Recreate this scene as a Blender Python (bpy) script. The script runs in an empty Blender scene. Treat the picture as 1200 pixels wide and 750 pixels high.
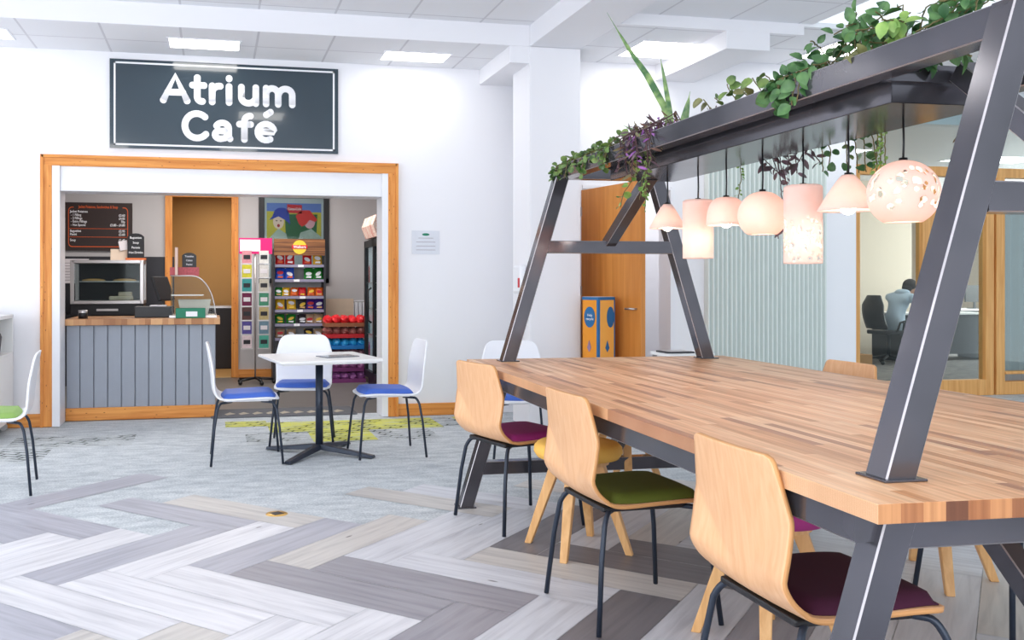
import bpy, bmesh, math, random
from mathutils import Vector, Matrix
random.seed(7)
PI = math.pi
scene = bpy.context.scene
COL = scene.collection

# ------------------------------------------------------------------ colours / materials
def lin(c):
    def f(v):
        v /= 255.0
        return v/12.92 if v <= .04045 else ((v+.055)/1.055)**2.4
    return (f(c[0]), f(c[1]), f(c[2]), 1)

def newmat(name):
    m = bpy.data.materials.new(name); m.use_nodes = True
    nt = m.node_tree; b = nt.nodes['Principled BSDF']
    return m, nt, b

def N(nt, t, **kw):
    n = nt.nodes.new(t)
    for k, v in kw.items(): setattr(n, k, v)
    return n

def plain(name, col, rough=.5, metal=0, var=.06, scale=12, spec=.5, bump=0, coat=0, emit=None, es=0, trans=0, ior=1.45, sub=0):
    m, nt, b = newmat(name)
    tc = N(nt, 'ShaderNodeTexCoord'); no = N(nt, 'ShaderNodeTexNoise'); no.inputs['Scale'].default_value = scale
    no.inputs['Detail'].default_value = 4
    nt.links.new(tc.outputs['Object'], no.inputs['Vector'])
    mx = N(nt, 'ShaderNodeMix', data_type='RGBA'); c = lin(col)
    mx.inputs[6].default_value = tuple(v*(1-var) for v in c[:3])+(1,)
    mx.inputs[7].default_value = tuple(min(1, v*(1+var)) for v in c[:3])+(1,)
    nt.links.new(no.outputs['Fac'], mx.inputs[0]); nt.links.new(mx.outputs[2], b.inputs['Base Color'])
    b.inputs['Roughness'].default_value = rough; b.inputs['Metallic'].default_value = metal
    b.inputs['Specular IOR Level'].default_value = spec; b.inputs['Coat Weight'].default_value = coat
    b.inputs['Transmission Weight'].default_value = trans; b.inputs['IOR'].default_value = ior
    b.inputs['Subsurface Weight'].default_value = sub
    if sub: b.inputs['Subsurface Radius'].default_value = (.05, .03, .02)
    if emit: b.inputs['Emission Color'].default_value = lin(emit); b.inputs['Emission Strength'].default_value = es
    if bump:
        bp = N(nt, 'ShaderNodeBump'); bp.inputs['Strength'].default_value = bump; bp.inputs['Distance'].default_value = .002
        n2 = N(nt, 'ShaderNodeTexNoise'); n2.inputs['Scale'].default_value = scale*25
        nt.links.new(tc.outputs['Object'], n2.inputs['Vector'])
        nt.links.new(n2.outputs['Fac'], bp.inputs['Height']); nt.links.new(bp.outputs['Normal'], b.inputs['Normal'])
    return m

def ramp(nt, stops, interp='LINEAR'):
    r = N(nt, 'ShaderNodeValToRGB'); r.color_ramp.interpolation = interp
    e = r.color_ramp.elements
    e[0].position, e[0].color = stops[0][0], lin(stops[0][1])
    e[1].position, e[1].color = stops[-1][0], lin(stops[-1][1])
    for p, c in stops[1:-1]:
        x = e.new(p); x.color = lin(c)
    return r

def wood(name, dark, light, axis='Z', scale=1.0, rough=.45, knots=False, spec=.4):
    m, nt, b = newmat(name)
    tc = N(nt, 'ShaderNodeTexCoord'); mp = N(nt, 'ShaderNodeMapping')
    s = [22, 22, 22]; s['XYZ'.index(axis)] = 1.3
    mp.inputs['Scale'].default_value = [v*scale for v in s]
    nt.links.new(tc.outputs['Object'], mp.inputs['Vector'])
    no = N(nt, 'ShaderNodeTexNoise'); no.inputs['Scale'].default_value = 1.6; no.inputs['Detail'].default_value = 6; no.inputs['Distortion'].default_value = .6
    nt.links.new(mp.outputs['Vector'], no.inputs['Vector'])
    r = ramp(nt, [(.3, dark), (.7, light)])
    nt.links.new(no.outputs['Fac'], r.inputs['Fac'])
    out = r.outputs['Color']
    if knots:
        vo = N(nt, 'ShaderNodeTexVoronoi'); mp2 = N(nt, 'ShaderNodeMapping')
        s2 = [7, 7, 7]; s2['XYZ'.index(axis)] = 2.6; mp2.inputs['Scale'].default_value = s2
        nt.links.new(tc.outputs['Object'], mp2.inputs['Vector']); nt.links.new(mp2.outputs['Vector'], vo.inputs['Vector'])
        rr = ramp(nt, [(.0, (90, 45, 15)), (.09, (150, 85, 35)), (.13, (255, 255, 255))])
        nt.links.new(vo.outputs['Distance'], rr.inputs['Fac'])
        mx = N(nt, 'ShaderNodeMix', data_type='RGBA', blend_type='MULTIPLY'); mx.inputs[0].default_value = .8
        nt.links.new(out, mx.inputs[6]); nt.links.new(rr.outputs['Color'], mx.inputs[7]); out = mx.outputs[2]
    nt.links.new(out, b.inputs['Base Color'])
    b.inputs['Roughness'].default_value = rough; b.inputs['Specular IOR Level'].default_value = spec
    return m

M = {}
M['wall'] = plain('wall paint', (238, 238, 243), .6, var=.01, scale=2)
M['column'] = plain('column paint', (238, 238, 243), .55, var=.01, scale=2)
M['inner_wall'] = plain('cafe grey wall paint', (190, 187, 188), .6, var=.02, scale=2)
M['corridor'] = plain('corridor ochre wall paint', (178, 142, 92), .7, var=.03, scale=2)
M['white_gloss'] = plain('white gloss lining', (236, 237, 243), .3, var=.01)
M['white_plastic'] = plain('white moulded plastic', (240, 241, 246), .3, var=.01)
M['laminate'] = plain('white laminate', (240, 240, 240), .3, var=.01)
M['pine'] = wood('pine trim', (205, 122, 48), (236, 164, 84), 'Z', knots=True)
M['pine_x'] = wood('pine trim along', (205, 122, 48), (236, 164, 84), 'X', knots=True)
M['oak'] = wood('oak veneer', (226, 172, 126), (236, 188, 144), 'Z', 1.8, .4)
M['oak_edge'] = plain('plywood edge', (206, 150, 96), .5)
M['oak_leg'] = wood('beech leg', (214, 160, 102), (238, 190, 132), 'Z', 1.2)
M['door'] = wood('door veneer', (196, 122, 52), (216, 144, 70), 'Z', .5, .45)
M['office_wood'] = wood('larch framing', (214, 150, 82), (238, 182, 112), 'Z', .8)
M['black_metal'] = plain('powder coated black tube', (44, 52, 66), .35, .3)
M['black'] = plain('black plastic', (26, 26, 30), .4)
M['dark'] = plain('charcoal panel', (48, 48, 54), .5)
M['steel_bright'] = plain('brushed steel', (196, 192, 192), .3, .8)
M['steel'], nt, b = newmat('blued mild steel')
tc = N(nt, 'ShaderNodeTexCoord'); no = N(nt, 'ShaderNodeTexNoise'); no.inputs['Scale'].default_value = 4; no.inputs['Detail'].default_value = 2
nt.links.new(tc.outputs['Object'], no.inputs['Vector'])
r = ramp(nt, [(.25, (84, 84, 90)), (.55, (96, 95, 102)), (.8, (104, 100, 104))]); nt.links.new(no.outputs['Fac'], r.inputs['Fac'])
nt.links.new(r.outputs['Color'], b.inputs['Base Color'])
r2 = ramp(nt, [(.2, (96, 96, 96)), (.8, (118, 118, 118))]); nt.links.new(no.outputs['Fac'], r2.inputs['Fac'])
nt.links.new(r2.outputs['Color'], b.inputs['Roughness']); b.inputs['Metallic'].default_value = .65
M['steel_edge'] = plain('ground steel edge', (176, 172, 176), .45, .8, var=.3, scale=9)

# butcher block: strips along Y, colour per strip
def block(name, rowh, length, along='Y', stops=None):
    m, nt, b = newmat(name)
    tc = N(nt, 'ShaderNodeTexCoord'); sp = N(nt, 'ShaderNodeSeparateXYZ'); nt.links.new(tc.outputs['Object'], sp.inputs[0])
    cb = N(nt, 'ShaderNodeCombineXYZ')
    a, c = ('Y', 'X') if along == 'Y' else ('X', 'Y')
    nt.links.new(sp.outputs[a], cb.inputs['X']); nt.links.new(sp.outputs[c], cb.inputs['Y'])
    def mth(op, x, y=None):
        n = N(nt, 'ShaderNodeMath', operation=op)
        for k, v in ((0, x), (1, y)):
            if v is None: continue
            if isinstance(v, (int, float)): n.inputs[k].default_value = v
            else: nt.links.new(v, n.inputs[k])
        return n.outputs[0]
    row = mth('FLOOR', mth('DIVIDE', sp.outputs[c], rowh))
    w1 = N(nt, 'ShaderNodeTexWhiteNoise', noise_dimensions='1D'); nt.links.new(row, w1.inputs['W'])
    col = mth('FLOOR', mth('ADD', mth('DIVIDE', sp.outputs[a], length), mth('MULTIPLY', w1.outputs['Value'], 7.3)))
    cc = N(nt, 'ShaderNodeCombineXYZ'); nt.links.new(row, cc.inputs['X']); nt.links.new(col, cc.inputs['Y'])
    w2 = N(nt, 'ShaderNodeTexWhiteNoise', noise_dimensions='2D'); nt.links.new(cc.outputs[0], w2.inputs['Vector'])
    r = ramp(nt, stops or [(0, (180, 124, 92)), (.12, (208, 148, 100)), (.3, (226, 168, 122)), (.6, (238, 184, 138)), (1, (246, 202, 160))])
    nt.links.new(w2.outputs['Value'], r.inputs['Fac'])
    mp = N(nt, 'ShaderNodeMapping'); mp.inputs['Scale'].default_value = (3, 70, 70); nt.links.new(cb.outputs[0], mp.inputs['Vector'])
    no = N(nt, 'ShaderNodeTexNoise'); no.inputs['Scale'].default_value = 1; no.inputs['Detail'].default_value = 5; nt.links.new(mp.outputs[0], no.inputs['Vector'])
    g = ramp(nt, [(.3, (214, 206, 200)), (.7, (255, 255, 255))]); nt.links.new(no.outputs['Fac'], g.inputs['Fac'])
    mx = N(nt, 'ShaderNodeMix', data_type='RGBA', blend_type='MULTIPLY'); mx.inputs[0].default_value = 1
    nt.links.new(r.outputs['Color'], mx.inputs[6]); nt.links.new(g.outputs['Color'], mx.inputs[7])
    nt.links.new(mx.outputs[2], b.inputs['Base Color']); b.inputs['Roughness'].default_value = .4; b.inputs['Specular IOR Level'].default_value = .45
    return m
M['block'] = block('butcher block', .034, .5)
M['block_end'] = block('butcher block end grain', .05, .42, 'Y', [(0, (96, 56, 38)), (.3, (120, 74, 48)), (.55, (164, 106, 66)), (.8, (190, 130, 84)), (1, (212, 156, 106))])
M['counter_top'] = block('counter block', .035, .05, 'X', [(0, (160, 104, 60)), (.5, (196, 140, 92)), (1, (216, 166, 116))])

# ceiling tiles
def tiles(name, ox, oy):
    m, nt, b = newmat(name)
    tc = N(nt, 'ShaderNodeTexCoord'); mp = N(nt, 'ShaderNodeMapping'); mp.inputs['Location'].default_value = (ox, oy, 0)
    nt.links.new(tc.outputs['Object'], mp.inputs['Vector'])
    br = N(nt, 'ShaderNodeTexBrick'); br.offset = 0; br.inputs['Scale'].default_value = 1
    br.inputs['Brick Width'].default_value = .6; br.inputs['Row Height'].default_value = .6
    br.inputs['Mortar Size'].default_value = .009; br.inputs['Mortar Smooth'].default_value = 0
    br.inputs['Color1'].default_value = lin((240, 241, 245)); br.inputs['Color2'].default_value = lin((236, 237, 242)); br.inputs['Mortar'].default_value = lin((212, 212, 218))
    nt.links.new(mp.outputs[0], br.inputs['Vector']); nt.links.new(br.outputs['Color'], b.inputs['Base Color'])
    b.inputs['Roughness'].default_value = .8
    return m
M['tiles'] = tiles('ceiling tiles', -1.55+.6*4, -.02)

# floor planks (colour attribute = shade, uv = along / across)
M['planks'], nt, b = newmat('vinyl planks')
at = N(nt, 'ShaderNodeAttribute', attribute_name='shade'); uv = N(nt, 'ShaderNodeTexCoord')
mp = N(nt, 'ShaderNodeMapping'); mp.inputs['Scale'].default_value = (2.2, 30, 1); nt.links.new(uv.outputs['UV'], mp.inputs['Vector'])
no = N(nt, 'ShaderNodeTexNoise'); no.inputs['Scale'].default_value = 1; no.inputs['Detail'].default_value = 7; no.inputs['Distortion'].default_value = .5
nt.links.new(mp.outputs[0], no.inputs['Vector'])
g = ramp(nt, [(.25, (212, 212, 215)), (.5, (240, 240, 241)), (.75, (255, 255, 255))]); nt.links.new(no.outputs['Fac'], g.inputs['Fac'])
mp2 = N(nt, 'ShaderNodeMapping'); mp2.inputs['Scale'].default_value = (1.5, 5, 1); nt.links.new(uv.outputs['UV'], mp2.inputs['Vector'])
vo = N(nt, 'ShaderNodeTexVoronoi'); vo.inputs['Scale'].default_value = 1.3; nt.links.new(mp2.outputs[0], vo.inputs['Vector'])
kn = ramp(nt, [(0, (130, 125, 125)), (.035, (170, 168, 168)), (.055, (255, 255, 255))]); nt.links.new(vo.outputs['Distance'], kn.inputs['Fac'])
m1 = N(nt, 'ShaderNodeMix', data_type='RGBA', blend_type='MULTIPLY'); m1.inputs[0].default_value = 1
m2 = N(nt, 'ShaderNodeMix', data_type='RGBA', blend_type='MULTIPLY'); m2.inputs[0].default_value = 1
nt.links.new(at.outputs['Color'], m1.inputs[6]); nt.links.new(g.outputs['Color'], m1.inputs[7])
nt.links.new(m1.outputs[2], m2.inputs[6]); nt.links.new(kn.outputs['Color'], m2.inputs[7])
nt.links.new(m2.outputs[2], b.inputs['Base Color']); b.inputs['Roughness'].default_value = .42; b.inputs['Specular IOR Level'].default_value = .4

def carpet(name, c1, c2, c3, dash=False):
    m, nt, b = newmat(name)
    tc = N(nt, 'ShaderNodeTexCoord'); mp = N(nt, 'ShaderNodeMapping'); mp.inputs['Scale'].default_value = (2, 4.5, 1)
    nt.links.new(tc.outputs['Object'], mp.inputs['Vector'])
    no = N(nt, 'ShaderNodeTexNoise'); no.inputs['Scale'].default_value = 3; no.inputs['Detail'].default_value = 8; nt.links.new(mp.outputs[0], no.inputs['Vector'])
    n2 = N(nt, 'ShaderNodeTexNoise'); n2.inputs['Scale'].default_value = 90; n2.inputs['Detail'].default_value = 2; nt.links.new(tc.outputs['Object'], n2.inputs['Vector'])
    ad = N(nt, 'ShaderNodeMix', data_type='FLOAT'); ad.inputs[0].default_value = .5
    nt.links.new(no.outputs['Fac'], ad.inputs[2]); nt.links.new(n2.outputs['Fac'], ad.inputs[3])
    r = ramp(nt, [(.36, c1), (.5, c2), (.64, c3)]); nt.links.new(ad.outputs[0], r.inputs['Fac'])
    out = r.outputs['Color']
    if dash:
        br = N(nt, 'ShaderNodeTexBrick'); br.inputs['Scale'].default_value = 1; br.inputs['Brick Width'].default_value = .14; br.inputs['Row Height'].default_value = .07
        br.inputs['Mortar Size'].default_value = .009; br.inputs['Color1'].default_value = (1, 1, 1, 1); br.inputs['Color2'].default_value = (.9, .9, .9, 1); br.inputs['Mortar'].default_value = lin((120, 124, 118))
        mp3 = N(nt, 'ShaderNodeMapping'); mp3.inputs['Rotation'].default_value = (0, 0, .5); nt.links.new(tc.outputs['Object'], mp3.inputs['Vector']); nt.links.new(mp3.outputs[0], br.inputs['Vector'])
        mk = N(nt, 'ShaderNodeTexNoise'); mk.inputs['Scale'].default_value = 3.5; mk.inputs['Detail'].default_value = 3; nt.links.new(tc.outputs['Object'], mk.inputs['Vector'])
        rk = ramp(nt, [(.45, (0, 0, 0)), (.55, (255, 255, 255))]); nt.links.new(mk.outputs['Fac'], rk.inputs['Fac'])
        mx = N(nt, 'ShaderNodeMix', data_type='RGBA', blend_type='MULTIPLY'); nt.links.new(rk.outputs['Color'], mx.inputs[0])
        nt.links.new(out, mx.inputs[6]); nt.links.new(br.outputs['Color'], mx.inputs[7]); out = mx.outputs[2]
    nt.links.new(out, b.inputs['Base Color']); b.inputs['Roughness'].default_value = .9; b.inputs['Specular IOR Level'].default_value = .15
    return m
M['carpet'] = carpet('grey carpet', (166, 173, 180), (192, 198, 203), (214, 218, 221))
M['carpet_dash'] = carpet('woven grey carpet', (160, 166, 172), (186, 192, 196), (208, 212, 214), True)
M['carpet_yellow'] = carpet('yellow carpet', (186, 192, 170), (208, 210, 120), (216, 214, 70), True)
M['cafe_floor'] = plain('cafe vinyl floor', (110, 106, 104), .45, var=.1, scale=4)
M['office_floor'] = carpet('office carpet', (80, 80, 84), (120, 118, 118), (160, 155, 150))

def glassy(name, tint=(235, 242, 242), refl=.12, rough=.02):
    m = bpy.data.materials.new(name); m.use_nodes = True; nt = m.node_tree; nt.nodes.clear()
    o = N(nt, 'ShaderNodeOutputMaterial'); t = N(nt, 'ShaderNodeBsdfTransparent'); g = N(nt, 'ShaderNodeBsdfGlossy'); x = N(nt, 'ShaderNodeMixShader')
    t.inputs['Color'].default_value = lin(tint); g.inputs['Roughness'].default_value = rough
    f = N(nt, 'ShaderNodeFresnel'); f.inputs['IOR'].default_value = 1.45
    ad = N(nt, 'ShaderNodeMath', operation='MULTIPLY_ADD'); ad.inputs[1].default_value = .3; ad.inputs[2].default_value = 0; nt.links.new(f.outputs[0], ad.inputs[0])
    nt.links.new(ad.outputs[0], x.inputs[0]); nt.links.new(t.outputs[0], x.inputs[1]); nt.links.new(g.outputs[0], x.inputs[2]); nt.links.new(x.outputs[0], o.inputs[0])
    return m
M['glass'] = glassy('clear glass')
def emis(name, col, s):
    m, nt, b = newmat(name); b.inputs['Base Color'].default_value = lin(col); b.inputs['Emission Color'].default_value = lin(col); b.inputs['Emission Strength'].default_value = s; return m
M['panel_light'] = emis('light diffuser', (255, 252, 246), 9)
M['bulb'] = emis('lit bulb', (255, 240, 224), 34)
# porcelain shade: thin, lets lamp light through
def shade(name):
    m = bpy.data.materials.new(name); m.use_nodes = True; nt = m.node_tree; nt.nodes.clear()
    o = N(nt, 'ShaderNodeOutputMaterial'); d = N(nt, 'ShaderNodeBsdfDiffuse'); t = N(nt, 'ShaderNodeBsdfTranslucent'); x = N(nt, 'ShaderNodeMixShader')
    tc = N(nt, 'ShaderNodeTexCoord'); no = N(nt, 'ShaderNodeTexNoise'); no.inputs['Scale'].default_value = 14
    nt.links.new(tc.outputs['Object'], no.inputs['Vector'])
    r = ramp(nt, [(.3, (244, 226, 220)), (.7, (250, 236, 232))]); nt.links.new(no.outputs['Fac'], r.inputs['Fac']); nt.links.new(r.outputs[0], d.inputs['Color'])
    t.inputs['Color'].default_value = lin((255, 232, 220)); x.inputs[0].default_value = .4
    nt.links.new(d.outputs[0], x.inputs[1]); nt.links.new(t.outputs[0], x.inputs[2]); nt.links.new(x.outputs[0], o.inputs[0])
    return m
M['porcelain'] = shade('thin porcelain')
def C(name, col, rough=.6, **k):
    if name not in M: M[name] = plain(name, col, rough, **k)
    return M[name]
C('magenta', (150, 38, 112), .85, bump=.3, var=.12, scale=60); C('green', (86, 96, 26), .85, bump=.3, var=.12, scale=60); C('aubergine', (62, 14, 44), .9, bump=.3, var=.12, scale=60)
C('blue_pad', (66, 104, 196), .6, var=.05); C('lime_pad', (136, 170, 92), .7); C('yellow_pad', (250, 194, 92), .7); C('pink_pad', (170, 52, 128), .7); C('blue_seat', (40, 120, 190), .6)
C('sign', (52, 66, 76), .12, coat=.5, var=.02); C('letters', (238, 238, 242), .4, var=.01)
C('counter_paint', (152, 158, 170), .5, var=.03)

# ------------------------------------------------------------------ mesh builder
class MB:
    def __init__(s): s.v = []; s.f = []; s.m = []; s.s = []
    def add(s, vs, fs, mi=0, smooth=False):
        o = len(s.v); s.v += [tuple(v) for v in vs]
        for f in fs: s.f.append([i+o for i in f]); s.m.append(mi); s.s.append(smooth)
        return s
    def box(s, x0, x1, y0, y1, z0, z1, mi=0):
        if x0 > x1: x0, x1 = x1, x0
        if y0 > y1: y0, y1 = y1, y0
        if z0 > z1: z0, z1 = z1, z0
        v = [(x0, y0, z0), (x1, y0, z0), (x1, y1, z0), (x0, y1, z0), (x0, y0, z1), (x1, y0, z1), (x1, y1, z1), (x0, y1, z1)]
        return s.add(v, [(0, 3, 2, 1), (4, 5, 6, 7), (0, 1, 5, 4), (1, 2, 6, 5), (2, 3, 7, 6), (3, 0, 4, 7)], mi)
    def xf(s, mat):
        s.v = [tuple(mat @ Vector(v)) for v in s.v]; return s
    def bar(s, p, q, w, h, side=(1, 0, 0), ch=.003, mi=0, me=1, t0=None, t1=None):
        """rectangular tube from p to q, chamfered long edges; side = direction of w; t0/t1 = end-plane normals"""
        p = Vector(p); q = Vector(q); d = (q-p).normalized(); a = Vector(side); a = (a-d*a.dot(d)).normalized(); b = d.cross(a)
        x, y = w/2, h/2
        prof = [(x-ch, -y), (x, -y+ch), (x, y-ch), (x-ch, y), (-x+ch, y), (-x, y-ch), (-x, -y+ch), (-x+ch, -y)]
        def ring(c, nrm):
            r = []
            for u, v in prof:
                o = a*u+b*v
                if nrm is not None:
                    n = Vector(nrm); o = o - d*(o.dot(n)/d.dot(n))
                r.append(c+o)
            return r
        vs = ring(p, t0)+ring(q, t1); n = 8
        o = len(s.v); s.v += [tuple(v) for v in vs]
        for i in range(n):
            s.f.append([o+i, o+(i+1) % n, o+n+(i+1) % n, o+n+i]); s.m.append(me if i % 2 == 0 else mi); s.s.append(False)
        s.f.append([o+i for i in range(n)][::-1]); s.m.append(mi); s.s.append(False)
        s.f.append([o+n+i for i in range(n)]); s.m.append(mi); s.s.append(False)
        return s
    def tube(s, pts, r, n=10, mi=0, closed=False):
        pts = [Vector(p) for p in pts]; rr = r if isinstance(r, (list, tuple)) else [r]*len(pts)
        rings = []; prev = None
        for i, p in enumerate(pts):
            d = (pts[min(i+1, len(pts)-1)]-pts[max(i-1, 0)])
            if d.length < 1e-9: d = Vector((0, 0, 1))
            d.normalize()
            if prev is None:
                a = d.orthogonal().normalized()
            else:
                a = prev-d*prev.dot(d)
                a = a.normalized() if a.length > 1e-6 else d.orthogonal().normalized()
            prev = a; b = d.cross(a)
            rings.append([p+(a*math.cos(t)+b*math.sin(t))*rr[i] for t in [2*PI*k/n for k in range(n)]])
        o = len(s.v)
        for rg in rings: s.v += [tuple(v) for v in rg]
        for i in range(len(rings)-1):
            for k in range(n):
                s.f.append([o+i*n+k, o+i*n+(k+1) % n, o+(i+1)*n+(k+1) % n, o+(i+1)*n+k]); s.m.append(mi); s.s.append(True)
        s.f.append([o+k for k in range(n)][::-1]); s.m.append(mi); s.s.append(False)
        e = o+(len(rings)-1)*n
        s.f.append([e+k for k in range(n)]); s.m.append(mi); s.s.append(False)
        return s
    def lathe(s, prof, c=(0, 0, 0), n=28, mi=0, smooth=True):
        o = len(s.v)
        for r, z in prof:
            for k in range(n):
                t = 2*PI*k/n; s.v.append((c[0]+r*math.cos(t), c[1]+r*math.sin(t), c[2]+z))
        for i in range(len(prof)-1):
            for k in range(n):
                s.f.append([o+i*n+k, o+i*n+(k+1) % n, o+(i+1)*n+(k+1) % n, o+(i+1)*n+k]); s.m.append(mi); s.s.append(smooth)
        return s
    def prism(s, poly, z0, z1, mi=0, plane='XY'):
        """poly extruded; plane XY -> z, XZ -> y"""
        n = len(poly)
        if plane == 'XY': vs = [(x, y, z0) for x, y in poly]+[(x, y, z1) for x, y in poly]
        elif plane == 'XZ': vs = [(x, z0, y) for x, y in poly]+[(x, z1, y) for x, y in poly]
        else: vs = [(z0, x, y) for x, y in poly]+[(z1, x, y) for x, y in poly]
        return s.add(vs, [list(range(n))[::-1], [n+i for i in range(n)]]+[[i, (i+1) % n, n+(i+1) % n, n+i] for i in range(n)], mi)
    def ball(s, c, rx, ry=None, rz=None, n=14, m=8, mi=0):
        ry = ry or rx; rz = rz or rx; o = len(s.v)
        for i in range(m+1):
            ph = PI*i/m
            for k in range(n):
                t = 2*PI*k/n; s.v.append((c[0]+rx*math.sin(ph)*math.cos(t), c[1]+ry*math.sin(ph)*math.sin(t), c[2]+rz*math.cos(ph)))
        for i in range(m):
            for k in range(n):
                s.f.append([o+i*n+k, o+(i+1)*n+k, o+(i+1)*n+(k+1) % n, o+i*n+(k+1) % n]); s.m.append(mi); s.s.append(True)
        return s
    def build(s, name, mats, parent=None, loc=None, rotz=0, bevel=0, fixn=True):
        me = bpy.data.meshes.new(name); me.from_pydata(s.v, [], s.f)
        if not isinstance(mats, (list, tuple)): mats = [mats]
        for m in mats: me.materials.append(M[m] if isinstance(m, str) else m)
        for i, p in enumerate(me.polygons): p.material_index = min(s.m[i], len(mats)-1); p.use_smooth = s.s[i]
        if fixn:
            bm = bmesh.new(); bm.from_mesh(me); bmesh.ops.recalc_face_normals(bm, faces=bm.faces); bm.to_mesh(me); bm.free()
        me.update()
        o = bpy.data.objects.new(name, me); COL.objects.link(o)
        if parent: o.parent = parent
        if loc: o.location = loc
        if rotz: o.rotation_euler[2] = rotz
        if bevel:
            b = o.modifiers.new('bevel', 'BEVEL'); b.width = bevel; b.segments = 2; b.limit_method = 'ANGLE'; b.angle_limit = math.radians(40)
        return o

def thing(name, label, cat, loc=(0, 0, 0), rotz=0, group=None):
    o = bpy.data.objects.new(name, None); COL.objects.link(o); o.location = loc; o.rotation_euler = (0, 0, rotz)
    o.empty_display_size = .1
    o['label'] = label; o['category'] = cat
    if group: o['group'] = group
    return o
def tag(o, label, cat, group=None, kind=None):
    o['label'] = label; o['category'] = cat
    if group: o['group'] = group
    if kind: o['kind'] = kind
    return o
def struct(o, label=None):
    o['kind'] = 'structure'
    if label: o['label'] = label
    return o
def dup(root, loc=None, rotz=None, label=None, group=None):
    r = root.copy(); COL.objects.link(r)
    if loc: r.location = loc
    if rotz is not None: r.rotation_euler = (0, 0, rotz)
    if label: r['label'] = label
    if group: r['group'] = group
    for ch in list(root.children):
        c = ch.copy(); COL.objects.link(c); c.parent = r
        for g in list(ch.children):
            d = g.copy(); COL.objects.link(d); d.parent = c
    return r

def text(name, body, size, mat, parent, loc, rot=(PI/2, 0, 0), align='CENTER', ext=.001, off=0, bev=0, sx=1, lab=None):
    cu = bpy.data.curves.new(name, 'FONT'); cu.body = body; cu.size = size; cu.align_x = align; cu.align_y = 'CENTER'
    cu.extrude = ext; cu.offset = off; cu.bevel_depth = bev; cu.resolution_u = 4
    t = bpy.data.objects.new('tmp', cu); COL.objects.link(t)
    dg = bpy.context.evaluated_depsgraph_get(); dg.update()
    me = bpy.data.meshes.new_from_object(t.evaluated_get(dg)); COL.objects.unlink(t); bpy.data.objects.remove(t)
    me.materials.clear(); me.materials.append(M[mat])
    o = bpy.data.objects.new(name, me); COL.objects.link(o); o.parent = parent; o.location = loc; o.rotation_euler = rot; o.scale = (sx, 1, 1)
    return o

def disc(cx, cz, rx, rz, n=24, a0=0, a1=2*PI):
    return [(cx+rx*math.cos(a0+(a1-a0)*i/n), cz+rz*math.sin(a0+(a1-a0)*i/n)) for i in range(n)]
def rrect(x0, x1, z0, z1, r, n=5):
    p = []
    for cx, cz, a in ((x1-r, z1-r, 0), (x0+r, z1-r, PI/2), (x0+r, z0+r, PI), (x1-r, z0+r, 1.5*PI)):
        for i in range(n+1): t = a+PI/2*i/n; p.append((cx+r*math.cos(t), cz+r*math.sin(t)))
    return p

# ------------------------------------------------------------------ camera
cam = bpy.data.cameras.new('camera'); co = bpy.data.objects.new('camera', cam); COL.objects.link(co)
co.location = (0, 0, 1.22); co.rotation_euler = (PI/2, 0, -math.radians(11.87))
cam.sensor_width = 36; cam.sensor_fit = 'HORIZONTAL'; cam.lens = 1085/1200*36; cam.shift_x = 122/1200; cam.shift_y = -45/1200
cam.clip_start = .05; scene.camera = co

# ------------------------------------------------------------------ floor
w = .239; q = math.sqrt(.5)
SH = {'dk': (160, 158, 166), 'dm': (180, 181, 192), 'wm': (210, 206, 202), 'lt': (216, 218, 225), 'wh': (228, 228, 233), 'vd': (128, 125, 130)}
known = {('A', 1, 9): 'dm', ('B', 5, 9): 'dm', ('A', 4, 14): 'dm', ('B', 3, 11): 'dm', ('B', 2, 12): 'dm', ('B', 6, 8): 'wm', ('A', 2, 8): 'wh', ('A', 3, 7): 'dm', ('A', 0, 10): 'wh',
         ('A', 4, 6): 'wm', ('A', 5, 5): 'lt', ('A', 6, 4): 'lt', ('A', 7, 3): 'vd', ('A', 8, 2): 'lt', ('A', 9, 1): 'wm', ('A', 10, 0): 'lt', ('B', 9, 5): 'wm', ('B', 10, 4): 'lt', ('B', 12, 2): 'wm',
         ('B', 3, 3): 'dk', ('B', 4, 2): 'dk', ('B', 5, 1): 'lt', ('B', 6, 0): 'wm', ('B', 7, -1): 'vd', ('B', 8, -2): 'vd', ('B', 9, -3): 'lt', ('B', 10, -4): 'lt', ('B', 2, 4): 'wh', ('B', 1, 5): 'wh', ('B', 0, 6): 'wh',
         ('B', -1, 7): 'dm', ('A', -1, 3): 'wh', ('A', -2, 4): 'wh', ('A', 0, 2): 'dk', ('A', 1, 1): 'lt', ('A', 2, 0): 'vd', ('A', 3, -1): 'lt', ('A', 4, -2): 'dk', ('A', 5, -3): 'lt', ('A', 6, -4): 'lt',
         ('B', 11, -5): 'lt', ('B', 12, -6): 'lt', ('A', 7, -5): 'wm'}
carp = {('B', 4, 10), ('B', 7, 7), ('B', 8, 6), ('B', 11, 3), ('A', 9, 9), ('A', 8, 10), ('A', 7, 11), ('A', 6, 12), ('A', 5, 13), ('A', 3, 15)}
fm = MB(); info = []
seen = set()
def corner(a, b): return ((a-b)*q, (a+b)*q)
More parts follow.
